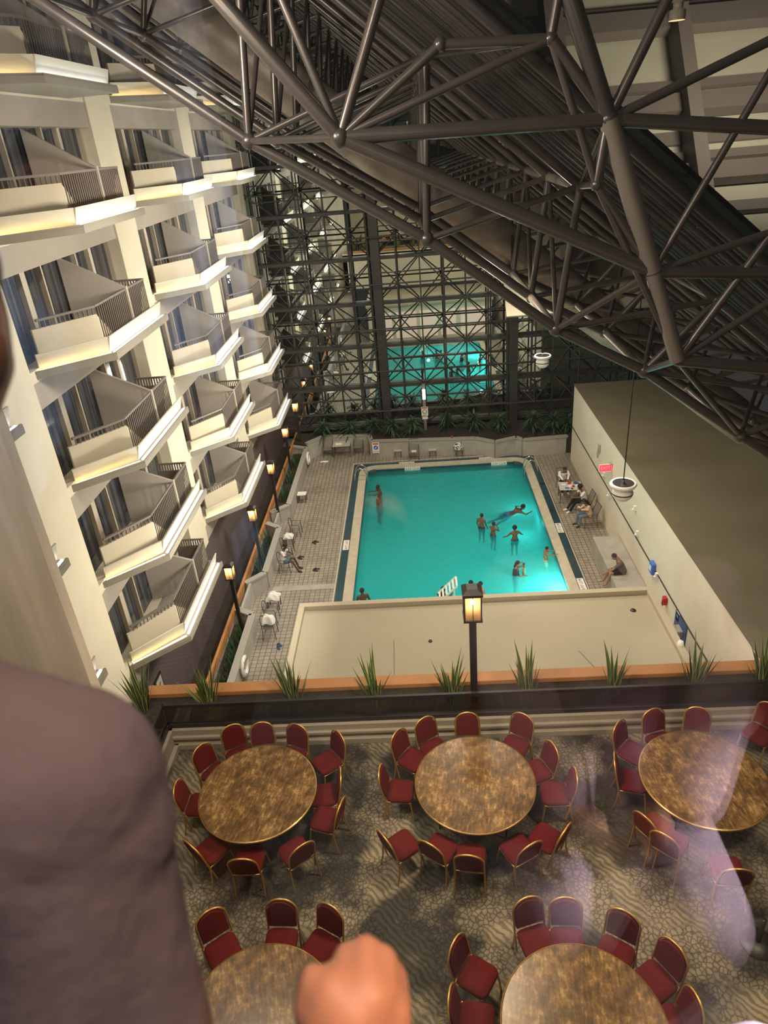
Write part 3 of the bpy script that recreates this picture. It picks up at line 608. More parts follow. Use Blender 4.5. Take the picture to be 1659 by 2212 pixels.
# panels above right
v = Vector((0, math.cos(math.radians(52)), math.sin(math.radians(52)))); nrm = v.cross(Vector((1, 0, 0))); PB = Py(1500, 560, 24)
def Pp(u, w_): r = ray(u, w_); return O+r*((PB-O).dot(nrm)/r.dot(nrm))
def plane_poly(pix, thick, name, m_): return MB().slab([Pp(*p) for p in pix], nrm*thick).build(name, m_)
L0 = Pp(1000, 620); xa, xb = Pp(900, 300).x, Pp(1800, 300).x
s0 = (Pp(1500, 560)-PB).dot(v); s1 = (Pp(1500, -120)-PB).dot(v)
q = lambda x, s_: Vector((x, PB.y, PB.z))+v*s_
nb_ = 1 if nrm.y < 0 else -1; back = -nb_
pr = struct(MB().slab([q(3, s0-1.5), q(24, s0-1.5), q(24, s1+3), q(3, s1+3)], nrm*(.1 if nrm.y > 0 else -.1)).build('ceiling_panels', 'roofpanel'), 'olive beige sloping panels above right')
tow = -nrm if nrm.y > 0 else nrm
for (u_, w_), th, lab in (((1500, 20), .75, 'top'), ((1500, 215), .9, None), ((1500, 345), .55, None)): pass
for w_, hgt, dp, lab in ((25, .55, .35, 'thin brown beam nearest the top of the picture'), (60, 1.25, .7, 'wide brown beam below the ceiling lamp'), (190, .5, .3, 'thin brown double beam across the beige panels'), (242, 1.1, .7, 'wide brown beam across the beige panels level with the thick chord'), (300, .8, .15, 'dark band under the beige panels'), (345, .5, .3, 'thin dark beam low on the beige panels'), (392, 1.0, .7, 'lowest wide brown beam across the beige panels'), (462, .6, .4, 'dark beam at the bottom of the beige panels')):
    s_ = (Pp(1500, w_)-PB).dot(v); c_ = q(0, s_)+tow*dp/2
    tag(MB().bar(c_+Vector((3.5, 0, 0)), c_+Vector((24, 0, 0)), dp*.6, hgt*.6, v).build('roof_beam', 'beam'), lab, 'beam')
for u_, wd, lab in ((1530, .85, 'broad brown rafter rising across the beige panels'), (1245, 1.2, 'broad dark rafter left of the beige panels')):
    pa = Pp(u_, 560); c_ = tow*.6
    tag(MB().bar(q(pa.x-.2, s0-1)+c_, q(pa.x-.2, s1+2)+c_, wd*.5, .9, tow).build('roof_rafter', 'beam'), lab, 'beam')
def downlight(p, label, r=.13):
    e = empty('ceiling_lamp', p, label, 'lamp', 'little round roof lamps'); MB().lathe([(0, .12), (r*1.5, .12), (r*1.5, .06), (r*.6, .04), (r*.6, -.04), (r, -.06), (r, -.2)], (0, 0, 0), 16).build('housing', 'frame_tan', e); MB().lathe([(0, -.2), (r, -.2)], (0, 0, 0), 16).build('lit_face', 'downlit', e)
downlight(Py(1465, 12, 14), 'small round cream lamp below the beam at the top right', .13)
downlight(Py(1524, 466, 14), 'small round cream lamp above the lower right of the roof frame', .13)
for u_, w_, y_, lab in ((1089, 312, 22, 'tiny yellow roof lamp nearest of the faint three'), (1029, 302, 30, 'tiny yellow roof lamp in the middle of the faint three'), (1000, 296, 36, 'tiny yellow roof lamp farthest of the faint three')): downlight(Py(u_, w_, y_), lab, .11)

# ------------------------------------------------------------ hanging globes
def pendant(p, top, label):
    e = empty('hanging_speaker', p, label, 'hanging speaker', 'white hanging pods')
    MB().tube([(0, 0, .36), (.02, 0, top-p[2])], .018, 6).build('cable', 'black', e)
    MB().lathe([(0, .22), (.20, .20), (.38, .26), (.42, .20), (.38, .13), (.28, .09)], (0, 0, 0), 32).build('top_dish', ['white'], e)
    MB().lathe([(0, .235), (.36, .245)], (0, 0, 0), 32).build('dish_inside', 'black', e)
    MB().lathe([(.27, .09), (.30, 0), (.33, -.1), (.31, -.2), (.22, -.32), (.1, -.38), (0, -.39)], (0, 0, 0), 32).build('body', 'white', e)
    MB().lathe([(.333, -.08), (.338, -.10), (.333, -.12)], (0, 0, 0), 32).build('dark_band', 'black', e)
    MB().lathe([(.05, .36), (.05, .24)], (0, 0, 0), 10).build('cable_clamp', 'chrome', e)
    return e
pendant(Py(1345, 1058, 17), 15.2, 'white hanging pod over the right side of the deck, on a long cable').scale = (.85, .85, .85)
pendant(Py(1172, 778, 27), 15.0, 'small white hanging pod in front of the far glass wall').scale = (.8, .8, .8)

# ------------------------------------------------------------ lamp posts
def lantern(p, base, label, lit=28):
    e = empty('lamp_post', (p[0], p[1], base), label, 'lamp post', 'black lantern posts'); z = p[2]-base
    MB().box((-.06, -.06, 0), (.06, .06, z-.27)).build('post', 'black', e)
    l_ = MB(); l_.box((-.16, -.16, z-.30), (.16, .16, z-.26))
    for sx_ in (-1, 1):
        for sy_ in (-1, 1): l_.box((sx_*.14-.012, sy_*.14-.012, z-.26), (sx_*.14+.012, sy_*.14+.012, z+.22))
    for sx_ in (-1, 1): l_.box((sx_*.14-.006, -.006, z-.26), (sx_*.14+.006, .006, z+.22)); l_.box((-.006, sx_*.14-.006, z-.26), (.006, sx_*.14+.006, z+.22))
    lf = l_.build('lantern_frame', 'black', e)
    MB().box((-.17, -.17, z+.22), (.17, .17, z+.27)).add([(-.17,-.17,z+.27),(.17,-.17,z+.27),(.17,.17,z+.27),(-.17,.17,z+.27),(-.09,-.09,z+.34),(.09,-.09,z+.34),(.09,.09,z+.34),(-.09,.09,z+.34)], [(4,5,6,7),(0,1,5,4),(1,2,6,5),(2,3,7,6),(3,0,4,7)]).build('lantern_cap', 'black', e)
    MB().box((-.135, -.135, z-.26), (.135, .135, z+.22)).build('lantern_glass', 'lampglass', lf)
    MB().ball((0, 0, z+.02), .035, 10, 8, (1, 1, 1.6)).build('bulb', 'bulb', lf); MB().box((-.05, -.05, z-.26), (.05, .05, z-.12)).build('bulb_holder', 'black', lf)
    light('POINT', (p[0], p[1], p[2]+.09), lit, (1, .60, .28), .05, name='lantern_light').parent = None
lantern(Py(1020, 1303, 9.7), 6.6, 'tall black lamp post rising from the terrace planter', 14)
for i, (y, lab) in enumerate(((20.45, 'nearest'), (24.65, 'second nearest'), (29.1, 'middle'), (33.5, 'second farthest'), (37.3, 'farthest'))):
    lantern((-6.95, y, 3.0), .1, 'black lamp post of the left row below the balconies, %s' % lab, 24)

# ------------------------------------------------------------ plants
def blade(mb, base, h, w, lean, az, curl=.3):
    b = Vector(base); d = Vector((math.cos(az), math.sin(az), 0)); sd = Vector((-d.y, d.x, 0)); n = 6; vs = []; fs = []; mi = []
    for i in range(n+1):
        t = i/n; c = b+d*(lean*t+curl*h*t*t*.5)+Vector((0, 0, h*t)); ww = w*(.75+.5*math.sin(PI*min(1, t*1.15)))*(1-t**3); tw = math.sin(t*2)*.3
        s2 = (sd*math.cos(tw)+d*math.sin(tw)); vs += [c-s2*ww/2, c-s2*ww*.33, c+s2*ww*.33, c+s2*ww/2]
    for i in range(n):
        for k in range(3): mb.cur = 1 if k != 1 else 0; mb.add([vs[i*4+k], vs[i*4+k+1], vs[i*4+4+k+1], vs[i*4+4+k]], [(0, 1, 2, 3)], True)
    mb.cur = 0
def snake(x, y, z, label, h=.8, n=16, seed=0):
    random.seed(seed+31); mb = MB()
    for i in range(n): az = random.uniform(0, 2*PI); r = random.uniform(0, .12); blade(mb, (r*math.cos(az), r*math.sin(az), 0), h*random.uniform(.45, 1.05), random.uniform(.05, .08), random.uniform(.02, .25), az, random.uniform(0, .35))
    tag(mb.build('snake_plant', ['leaf', 'leafedge'], None, (x, y, z)), label, 'plant', 'snake plants in the terrace planter')
sp = [(312, 1545, 'leftmost, beside the corner of the railing'), (462, 1515, 'in front of the end of the orange board'), (637, 1535, 'below the left edge of the low roof'), (812, 1535, 'between the left roof edge and the lamp post'), (978, 1530, 'just left of the tall lamp post'), (1142, 1520, 'first to the right of the lamp post'), (1322, 1515, 'second to the right of the lamp post'), (1500, 1505, 'below the end of the right hand wall'), (1645, 1490, 'at the right edge of the view')]
for i, (u_, w_, lab) in enumerate(sp): p = Pz(u_, w_-14, 6.72); snake(p.x, max(9.45, min(p.y, 9.85)), 6.7, 'yellow-edged snake plant %s' % lab, 1.05 if i not in (0,) else 1.2, 26, i)
snake(-5.25, 7.6, 6.7, 'yellow-edged snake plant in the left side planter by the pale wall', .7, 12, 20); snake(-5.35, 8.5, 6.7, 'yellow-edged snake plant in the left side planter, second from its corner', .7, 12, 21)
def bush(x, y, z, r, h, label, seed, mk='leafdark'):
    random.seed(seed); mb = MB()
    for i in range(80):
        az = random.uniform(0, 2*PI); el = random.uniform(.1, 1.35); L = r*random.uniform(.7, 1.15); zz = h*random.uniform(.25, 1)
        b0 = Vector((0, 0, zz*.75)); d = Vector((math.cos(az)*math.cos(el), math.sin(az)*math.cos(el), math.sin(el))); sd = Vector((-math.sin(az), math.cos(az), 0)); pts = []
        vs = []
        for k in range(5): t = k/4; c = b0+d*L*t-Vector((0, 0, L*.55*t*t)); w_ = .09*math.sin(PI*(.12+.85*t)); vs += [c-sd*w_/2, c+sd*w_/2]
        mb.cur = 1 if i % 3 == 0 else 0; mb.add(vs, [(2*k, 2*k+1, 2*k+3, 2*k+2) for k in range(4)], True)
    mb.cur = 0; mb.tube([(0, 0, 0), (.02, 0, h*.8)], .025, 6)
    tag(mb.build('leafy_plant', [mk, 'leaf'], None, (x, y, z)), label, 'plant', 'leafy plants in the far planter')
bp_ = [(705, 925, .7), (760, 922, .6), (805, 935, .8), (848, 935, .75), (893, 932, .8), (968, 925, 1.1), (1023, 925, .85), (1080, 928, .9), (1150, 930, 1.1), (1195, 930, 1.0), (1228, 925, .7)]
pos = ['leftmost', 'behind the left table', 'above the blue sign', 'left of the lone deck chair', 'behind the lone deck chair', 'tall, in front of the reflected pool', 'right of the tall one', 'above the bend of the planter', 'tall, right of the dark column', 'second from the right wall', 'nearest the right wall']
for i, (u_, w_, h_) in enumerate(bp_): p = Pz(u_, w_, 1.0); bush(p.x, min(max(p.y, 36.6 if p.x < 3.5 else 36), 37.8), .86, .9, h_+.25, 'dark green leafy plant in the far planter, %s' % pos[i], i+5)
for i, (x, y) in enumerate(((-6.95, 35), (-6.95, 33), (-6.95, 31), (-7.0, 26.5), (-7.0, 25.2), (-7.0, 24.2), (-6.95, 19.6), (-6.95, 18.6), (-6.95, 17.6), (-6.95, 16.8), (-6.95, 16.0), (-6.95, 15.2))):
    random.seed(i+90); mb = MB()
    for k in range(26): az = random.uniform(0, 2*PI); blade(mb, (random.uniform(-.15, .15), random.uniform(-.45, .45), 0), random.uniform(.5, .95), .05, .1, az, .3)
    for j in range(len(mb.mi)): mb.mi[j] = 0
    tag(mb.build('planter_grass', ['leafdark', 'leaf'], None, (x, y, .3)), 'dark spiky plant in the low left planter, %s from the far end' % ORD[i], 'plant', 'spiky plants in the left planters')
for lo_, (a0, a1) in enumerate(((29.8, 36.6), (23.9, 27.2), (12.3, 20.8))): tag(MB().box((-7.33, a0, .01), (-6.72, a1, .4)).build('planter_soil', 'soil'), 'dark soil in the low left planter, %s' % ['far one', 'middle one', 'near one'][lo_], 'soil', kind='stuff')

# ------------------------------------------------------------ banquet tables and chairs
def banquet_table(x, y, label, seed):
    e = empty('banquet_table', (x, y, 6.5), label, 'table', 'round banquet tables'); random.seed(seed)
    e.rotation_euler = (0, 0, random.uniform(-.4, .4))
    MB().lathe([(0, .75), (.895, .75), (.91, .742), (.91, .725), (.895, .715), (0, .715)], (0, 0, 0), 64, False).build('tabletop', 'tablewood', e)
    MB().lathe([(.906, .747), (.918, .742), (.918, .72), (.906, .716)], (0, 0, 0), 64).build('edge_band', 'gold', e)
    for sx_ in (-.5, .5):
        for sy_ in (-.35, .35): MB().tube([(sx_, sy_, .715), (sx_*1.02, sy_, .0)], .018, 8).build('leg', 'black', e)
        MB().tube([(sx_, -.35, .2), (sx_, .35, .2)], .012, 8).build('brace', 'black', e)
    return e
TB = [(-2.82, 7.42, 'round worn brown table on the left, right behind the mauve sleeve'), (.53, 7.45, 'round worn brown table in the middle of the railing row'), (3.92, 7.4, 'round worn brown table on the right of the railing row, cut by the frame'), (-2.2, 4.17, 'round worn brown table at the bottom left behind the hand'), (1.43, 4.1, 'round worn brown table at the bottom right of the view')]
for i, (x, y, lab) in enumerate(TB): banquet_table(x, y, lab, i+3)
def chair_proto():
    e = empty('banquet_chair', (0, 0, 0), None, 'chair', 'red banquet chairs with gold frames')
    mb = MB(); prof = rrect(-.21, -.2, .21, .21, .09, 5)          # +y is the front, the back stands at -y
    n_ = len(prof); sh = lambda k, z: [(x*k, y*k, z) for x, y in prof]
    vs = sh(.94, .41)+sh(1, .425)+sh(1, .455)+sh(.93, .48)+sh(.6, .492); fs = []
    for r_ in range(4):
        for i in range(n_): j = (i+1) % n_; fs.append((r_*n_+i, r_*n_+j, (r_+1)*n_+j, (r_+1)*n_+i))
    mb.add(vs, fs, True); mb.add(sh(.6, .492), [tuple(range(n_))], True); mb.add(sh(.94, .41)[::-1], [tuple(range(n_))]); mb.build('seat', 'red', e)
    def arch(w, z0, z1, r_, n=10):
        pts = [(-w, z0)]; 
        for i in range(n+1): a = PI-PI*i/n; pts.append((w*math.cos(a), z1-w*.85+w*.85*math.sin(a)))
        pts.append((w, z0)); return pts
    yb = lambda z: -.21-(z-.45)*.2
    A_ = arch(.185, .50, .885, .1, 14); mb = MB(); k = len(A_)
    vs = [(x, yb(z)+.03, z) for x, z in A_]+[(x, yb(z)-.02, z) for x, z in A_]; vs += [(x*.8, yb(z)+.045, z*.985+.01) for x, z in A_]
    mb.add(vs, [tuple(range(k))[::-1], tuple(range(k, 2*k))]+[(i, (i+1) % k, k+(i+1) % k, k+i) for i in range(k)]); mb.build('backrest', 'red', e, bevel=.008)
    MB().tube([(x, yb(z), z) for x, z in arch(.205, .12, .91, .1, 14)], .014, 8).build('back_frame', 'gold', e)
    for s in (-1, 1):
        MB().tube([(s*.19, .17, .42), (s*.205, .2, .2), (s*.21, .22, 0)], .013, 8).build('leg', 'gold', e)
        MB().tube([(s*.205, yb(.42), .42), (s*.21, -.22, .2), (s*.215, -.27, 0)], .013, 8).build('leg', 'gold', e)
    MB().tube([(-.2, .17, .41), (.2, .17, .41), (.2, -.2, .41), (-.2, -.2, .41), (-.2, .17, .41)], .012, 6).build('seat_frame', 'gold', e)
    return e
CH = [  # back top pixel, table index, where
 (430, 1612, 0, 'at the top left of the left table'), (502, 1552, 0, 'behind the left table, left of the railing pair'), (563, 1556, 0, 'behind the left table, right of the railing pair'), (641, 1566, 0, 'behind the left table before the cream baseboard'), (733, 1583, 0, 'turned sideways at the upper right of the left table'), (737, 1668, 0, 'right of the left table, seen edge on'), (738, 1735, 0, 'lower right of the left table'), (652, 1828, 0, 'in front of the left table on its right'), (520, 1848, 0, 'in front of the left table, with gold hoop'), (425, 1808, 0, 'in front of the left table on its left'), (392, 1695, 0, 'left of the left table beside the sleeve'),
 (856, 1580, 1, 'at the upper left of the middle table'), (915, 1547, 1, 'behind the middle table near the railing, left one'), (1008, 1538, 1, 'behind the middle table next to the lamp post'), (1127, 1524, 1, 'behind the middle table near the railing, right one'), (1196, 1608, 1, 'at the upper right of the middle table'), (1246, 1668, 1, 'right of the middle table, seen edge on'), (818, 1662, 1, 'left of the middle table'), (826, 1806, 1, 'in front of the middle table, leftmost'), (925, 1824, 1, 'in front of the middle table, second from left'), (1012, 1850, 1, 'in front of the middle table at its centre'), (1150, 1825, 1, 'in front of the middle table, tilted to the right'), (1225, 1790, 1, 'at the lower right of the middle table'),
 (1335, 1560, 2, 'at the upper left of the right table'), (1409, 1528, 2, 'behind the right table near the railing, left one'), (1510, 1528, 2, 'behind the right table near the railing, right one'), (1668, 1520, 2, 'behind the right table at the frame edge'), (1392, 1765, 2, 'at the lower left of the right table, inner one'), (1436, 1805, 2, 'at the lower left of the right table, outer one'), (1600, 1880, 2, 'in front of the right table at the frame edge'), (1362, 1640, 2, 'left of the right table, tucked in close'),
 (448, 1968, 3, 'behind the bottom left table, leftmost'), (605, 1942, 3, 'behind the bottom left table in the middle'), (714, 1955, 3, 'behind the bottom left table, right one'), (790, 2035, 3, 'right of the bottom left table above the hand'),
 (1138, 1938, 4, 'behind the bottom right table, left one'), (1222, 1938, 4, 'behind the bottom right table in the middle'), (1352, 1968, 4, 'at the upper right of the bottom right table'), (1462, 2040, 4, 'right of the bottom right table'), (980, 2032, 4, 'left of the bottom right table, upper one'), (968, 2150, 4, 'left of the bottom right table, lower one'), (1440, 2170, 4, 'at the lower right of the bottom right table')]
cp_ = None
for u_, w_, ti, lab in CH:
    p = Pz(u_, w_, 6.5+.90); tx, ty = TB[ti][:2]; d = Vector((tx-p.x, ty-p.y)); dist = d.length; d.normalize(); off = .31
    if w_ < 1600 and ti < 3: p.y = min(p.y, 8.66)
    cxp, cyp = p.x+d.x*off, p.y+d.y*off; rd = (Vector((cxp, cyp))-Vector((tx, ty))).length
    if rd < .98: cxp, cyp = tx-d.x*.98, ty-d.y*.98
    a = math.atan2(d.y, d.x)-PI/2
    if cp_ is None: cp_ = chair_proto(); o = cp_
    else: o = tree(cp_)
    o.location = (cxp, cyp, 6.5); o.rotation_euler = (0, 0, a); o['label'] = 'red cushioned chair with gold frame %s' % lab
e = empty('pedestal_base', (*Pz(1637, 2036, 6.52).xy, 6.5), 'round black pedestal base on the carpet at the right edge', 'pedestal')
MB().lathe([(0, .06), (.05, .06), (.20, .035), (.22, .0)], (0, 0, 0), 32).build('base_disc', 'black', e); MB().lathe([(.03, .06), (.03, .5), (0, .5)], (0, 0, 0), 16).build('stem', 'black', e)

# ------------------------------------------------------------ deck furniture
def deck_table(x, y, w_, d_, h_, label, rz=0, top='tabletop', leg='grey_frame'):
    e = empty('deck_table' if w_ > .6 else 'side_table', (x, y, 0), label, 'table', 'small tables on the pool deck', rz)
    MB().box((-w_/2, -d_/2, h_-.03), (w_/2, d_/2, h_)).build('table_top', top, e, bevel=.006)
    for sx_ in (-1, 1):
        for sy_ in (-1, 1): MB().box((sx_*(w_/2-.04)-.02, sy_*(d_/2-.04)-.02, 0), (sx_*(w_/2-.04)+.02, sy_*(d_/2-.04)+.02, h_-.03)).build('leg', leg, e)
    return e
def deck_chair(x, y, rz, label, high=True, arms=True, m_='grey_mesh', fr_='grey_frame'):
    e = empty('deck_chair', (x, y, 0), label, 'chair', 'deck chairs round the pool', rz)   # front = +y
    t = 1.0 if high else .82
    MB().slab([(-.25, -.22, .42), (.25, -.22, .42), (.25, .25, .44), (-.25, .25, .44)], (0, 0, .03)).build('seat', m_, e)
    MB().slab([(-.25, -.24, .44), (.25, -.24, .44), (.25, -.24-.2, t), (-.25, -.24-.2, t)], (0, -.025, 0)).build('backrest', m_, e)
    for s in (-1, 1):
        MB().tube([(s*.27, .27, 0), (s*.27, .26, .62), (s*.27, -.28, .66)] if arms else [(s*.25, .25, 0), (s*.25, .25, .43)], .016, 8).build('leg', fr_, e)
        MB().tube([(s*.27, -.34, 0), (s*.26, -.24, .44), (s*.26, -.445, t+.02)], .016, 8).build('leg', fr_, e)
    MB().tube([(-.26, -.445, t+.02), (.26, -.445, t+.02)], .016, 8).build('top_bar', fr_, e)
    return e
def hoop_chair(x, y, rz, label):
    e = empty('deck_chair', (x, y, 0), label, 'chair', 'deck chairs round the pool', rz)
    MB().lathe([(0, .45), (.2, .45), (.235, .43), (.2, .42), (0, .42)], (0, 0, 0), 20).build('seat', 'grey_mesh', e)
    for s in (-1, 1): MB().tube([(s*.24, .24, 0), (s*.24, .2, .44)], .014, 8).build('leg', 'black', e)
    pts = [(-.26, -.26, 0), (-.25, -.2, .45)]+[(.25*math.cos(PI-PI*i/10), -.22-.06*math.sin(PI*i/10), .66+.22*math.sin(PI*i/10)) for i in range(11)]+[(.25, -.2, .45), (.26, -.26, 0)]
    MB().tube(pts, .014, 8).build('back_hoop', 'black', e)
    MB().tube([(-.25, -.2, .64), (-.25, .2, .62), (-.24, .22, .44)], .012, 8).build('armrest', 'black', e); MB().tube([(.25, -.2, .64), (.25, .2, .62), (.24, .22, .44)], .012, 8).build('armrest', 'black', e)
    return e
def drape(x, y, z, w_, d_, label, m_='towel', seed=0, name='towel', cat='towel', hgt=.14):
    random.seed(seed); n_ = 12; vs = []; fs = []
    ph = [random.uniform(0, 6) for _ in range(6)]
    for i in range(n_+1):
        for j in range(n_+1):
            u_, v_ = i/n_*2-1, j/n_*2-1; r_ = max(abs(u_), abs(v_)); zz = hgt*(1-r_**3)+.03*math.sin(5*u_+ph[0])*math.cos(4*v_+ph[1])+.02*math.sin(9*v_+ph[2]+3*u_)
            vs.append((u_*w_/2*(1+.12*math.sin(3*v_+ph[3])), v_*d_/2*(1+.12*math.sin(4*u_+ph[4])), max(zz, -.25*(r_ > .9)*.3)))
    for i in range(n_):
        for j in range(n_): a = i*(n_+1)+j; fs.append((a, a+n_+1, a+n_+2, a+1))
    mb = MB(); mb.add(vs, fs, True); o = mb.build(name, m_, None, (x, y, z)); s_ = o.modifiers.new('thick', 'SOLIDIFY'); s_.thickness = .012; s2_ = o.modifiers.new('sub', 'SUBSURF'); s2_.levels = s2_.render_levels = 1
    return tag(o, label, cat)
def shoes(x, y, rz, label, m_='shoe', gap=.14, skew=0):
    e = empty('pair_of_sandals', (x, y, 0), label, 'shoes', None, rz)
    for s in (-1, 1):
        mb = MB(); mb.prism([(-.045, -.13), (.045, -.13), (.05, 0), (.055, .09), (.03, .14), (-.03, .14), (-.055, .09), (-.05, 0)], 0, .025)
        mb.tube([(-.05, .04, .02), (-.035, .05, .06), (.035, .05, .06), (.05, .04, .02)], .012, 6); o = mb.build('sandal', m_, e, (s*gap/2, s*skew, 0), bevel=.004)
        o.rotation_euler = (0, 0, s*.2)
# far side
deck_table(-4.53, 36.95, 1.0, .75, .72, 'grey table against the far planter on the left'); deck_chair(-5.35, 37.0, PI, 'grey sling chair left of the far table'); deck_chair(-3.6, 37.05, PI, 'grey sling chair right of the far table')
deck_table(-1.32, 36.25, .42, .36, .42, 'small pale side table left of the lone deck chair'); deck_chair(-.42, 35.85, PI, 'lone grey sling chair by the far planter', True); deck_table(.62, 36.05, .42, .36, .42, 'small pale side table right of the lone deck chair')
drape(-.42, 35.8, .46, .3, .22, 'crumpled white napkin on the lone deck chair', seed=2, name='napkin', cat='cloth', hgt=.05)
drape(2.05, 35.85, .46, .55, .45, 'black and white patterned towel heaped on a side table', 'print', 4, hgt=.35); deck_table(2.1, 35.85, .42, .36, .45, 'small side table under the patterned towel')
MBc = MB().lathe([(0, 0), (.035, 0), (.045, .12), (.04, .12), (.03, .01)], (0, 0, 0), 14); tag(MBc.build('cup', 'redplastic', None, (1.72, 36.12, 1.0)), 'tiny red cup on the edge of the far planter', 'cup')
drape(-4.7, 36.9, .72, .4, .25, 'crumpled white paper on the far table', 'white', 8, 'paper', 'paper', .03)
# sign at far planter
e = empty('notice_sign', (-2.55, 36.28, .62), 'white notice with blue round symbol on the far planter', 'sign')
MB().box((-.2, -.02, -.32), (.2, 0, .32)).build('board', 'signwhite', e); MB().box((-.15, -.026, .2), (.15, -.02, .28)).build('red_heading', 'signred', e); text('NO DIVING', .085, 'signred', (0, -.026, -.23), (PI/2, 0, 0), e)
o = MB().lathe([(0, 0), (.13, 0), (.13, .006)], (0, 0, 0), 24).build('blue_disc', 'bluesign', e, (0, -.027, .01)); o.rotation_euler = (PI/2, 0, 0)
MB().bar((-.06, -.034, -.04), (.06, -.034, .07), .02, .03).build('white_mark', 'signwhite', e)
e = empty('notice_post', (Py(918, 900, 38.2).x, 37.9, .86), 'grey post with stacked white notices in front of the reflected pool', 'sign')
zt_ = 1.45; MB().box((-.08, -.05, 0), (.08, .05, zt_+1.3)).build('post', 'steel_lt', e)
MB().box((-.19, -.08, .88), (.19, -.055, 1.42)).build('notice_board', 'signwhite', e); MB().box((-.16, -.085, 1.33), (.16, -.08, 1.4)).build('red_heading', 'signred', e); MB().box((-.16, -.08, .68), (.16, -.055, .84)).build('small_plate', 'signwhite', e)
MB().lathe([(.10, 0), (.13, 0)], (0, 0, 0), 20).build('ring_symbol', 'ink', e, (0, -.087, 1.15)).rotation_euler = (PI/2, 0, 0); MB().bar((-.1, -.088, .95), (.1, -.088, .95), .02, .01).build('printed_line', 'ink', e)
MB().tube([(0, -.1, 1.9), (0, -.1, 2.45)], .09, 12).build('lit_globe', 'bulbw', e).scale = (1, 1, 1)
bpy.data.materials['white_glowing_bulb'].node_tree.nodes['Principled BSDF'].inputs['Emission Strength'].default_value = 3
# life rings
def ring_buoy(x, y, z, label):
    e = empty('life_ring', (x, y, z), label, 'life ring', 'white life rings')
    mb = MB(); vs = []; fs = []; a_, b_3 = 28, 10
    for i in range(a_):
        t = 2*PI*i/a_; 
        for j in range(b_3): s = 2*PI*j/b_3; r_ = .29+.09*math.cos(s); vs.append((.07*math.sin(s), r_*math.cos(t), r_*math.sin(t)))
    for i in range(a_):
        for j in range(b_3): fs.append((i*b_3+j, ((i+1) % a_)*b_3+j, ((i+1) % a_)*b_3+(j+1) % b_3, i*b_3+(j+1) % b_3))
    mb.add(vs, fs, True); mb.build('ring', 'white', e)
    for k in range(4): t = PI/4+k*PI/2; MB().box((-.085, -.045, -.11), (.085, .045, .11)).build('strap', 'ink' if k == 9 else 'concrete_cap', e, (0, .29*math.cos(t), .29*math.sin(t))).rotation_euler = (t, 0, 0)
ring_buoy(-6.40, 18.3, .52, 'white life ring on the near left planter wall'); ring_buoy(-6.32, 35.6, .52, 'white life ring at the far end of the left planter')
# left side things
deck_table(-6.15, 31.4, .45, .4, .45, 'small white side table by the left planter', 0, 'white')
hoop_chair(-6.0, 28.0, -PI/2, 'hoop backed chair farthest along the left planter'); shoes(-5.05, 27.2, .9, 'black sandals lying in front of the farthest hoop chair')
deck_table(-6.2, 27.1, .45, .4, .45, 'side table with a towel behind the seated man', 0, 'white'); drape(-6.2, 27.1, .46, .42, .4, 'white towel on the side table behind the seated man', seed=11)
hoop_chair(-6.1, 26.2, -PI/2, 'empty looking hoop chair just behind the seated man')
hoop_chair(-6.05, 25.0, -PI/2, 'chair the man in white sits on by the left planter'); shoes(-5.55, 25.95, 1.2, 'black sandals beside the feet of the seated man'); shoes(-4.75, 24.9, 1.3, 'dark sandals in front of the seated man')
deck_table(-6.1, 22.35, .5, .45, .45, 'side table under the folded white towels', 0, 'white'); drape(-6.1, 22.35, .47, .55, .5, 'folded white towels heaped on the near left side table', seed=13, hgt=.22)
hoop_chair(-6.05, 21.5, -PI/2, 'dark hoop chair behind the white towel heap'); hoop_chair(-5.95, 20.55, -PI/2, 'hoop chair draped with a white towel'); drape(-5.97, 20.6, .62, .5, .42, 'white towel hanging over the near hoop chair', seed=17, hgt=.3)
shoes(-5.55, 19.9, .6, 'blue sandals on the deck below the draped chair', 'blueshoe', .1, .06)
drape(Pz(700, 998, 0).x, Pz(700, 998, 0).y, .01, .45, .16, 'scrap of white paper on the far left deck', 'white', 23, 'paper', 'paper', .03)
# right side things
deck_table(6.95, 30.0, 1.05, .85, .72, 'cluttered table against the right wall', -.08, 'tabletop')
deck_chair(6.85, 31.0, PI+.1, 'brown armchair at the far side of the cluttered table', True); deck_chair(7.3, 28.7, PI/2+.05, 'chair against the right wall at the cluttered table'); deck_chair(7.25, 27.45, PI/2+.15, 'grey chair against the right wall, nearest to us')
for i, (dx, dy, w_, d_, h_, m_, nm, lab) in enumerate(((-.3, .1, .2, .14, .05, 'white', 'paper_box', 'white paper box'), (.0, .22, .16, .12, .08, 'redplastic', 'snack_bag', 'red snack bag at the far side'), (.12, -.12, .14, .1, .07, 'redplastic', 'snack_bag', 'red snack bag at the near side'), (.32, .18, .25, .2, .06, 'blue', 'bag', 'dark blue bag'), (-.2, -.25, .2, .12, .04, 'bluesign', 'packet', 'blue packet'), (.28, -.15, .18, .16, .1, 'white', 'food_box', 'white food box'), (-.02, -.02, .22, .16, .02, 'white', 'napkin', 'white napkin'), (.02, -.32, .14, .08, .03, 'ink', 'phone', 'black phone'))):
    mb = MB(); mb.box((-w_/2, -d_/2, 0), (w_/2, d_/2, h_)); o = mb.build(nm, m_, None, (6.95+dx, 30.0+dy, .72), bevel=.015); o.rotation_euler = (0, 0, i*.7); tag(o, lab+' on the cluttered table by the right wall', 'food' if 'snack' in nm or 'food' in nm else nm.replace('_', ' '))
shoes(5.85, 28.9, 1.2, 'brown sandals on the deck left of the seated woman')
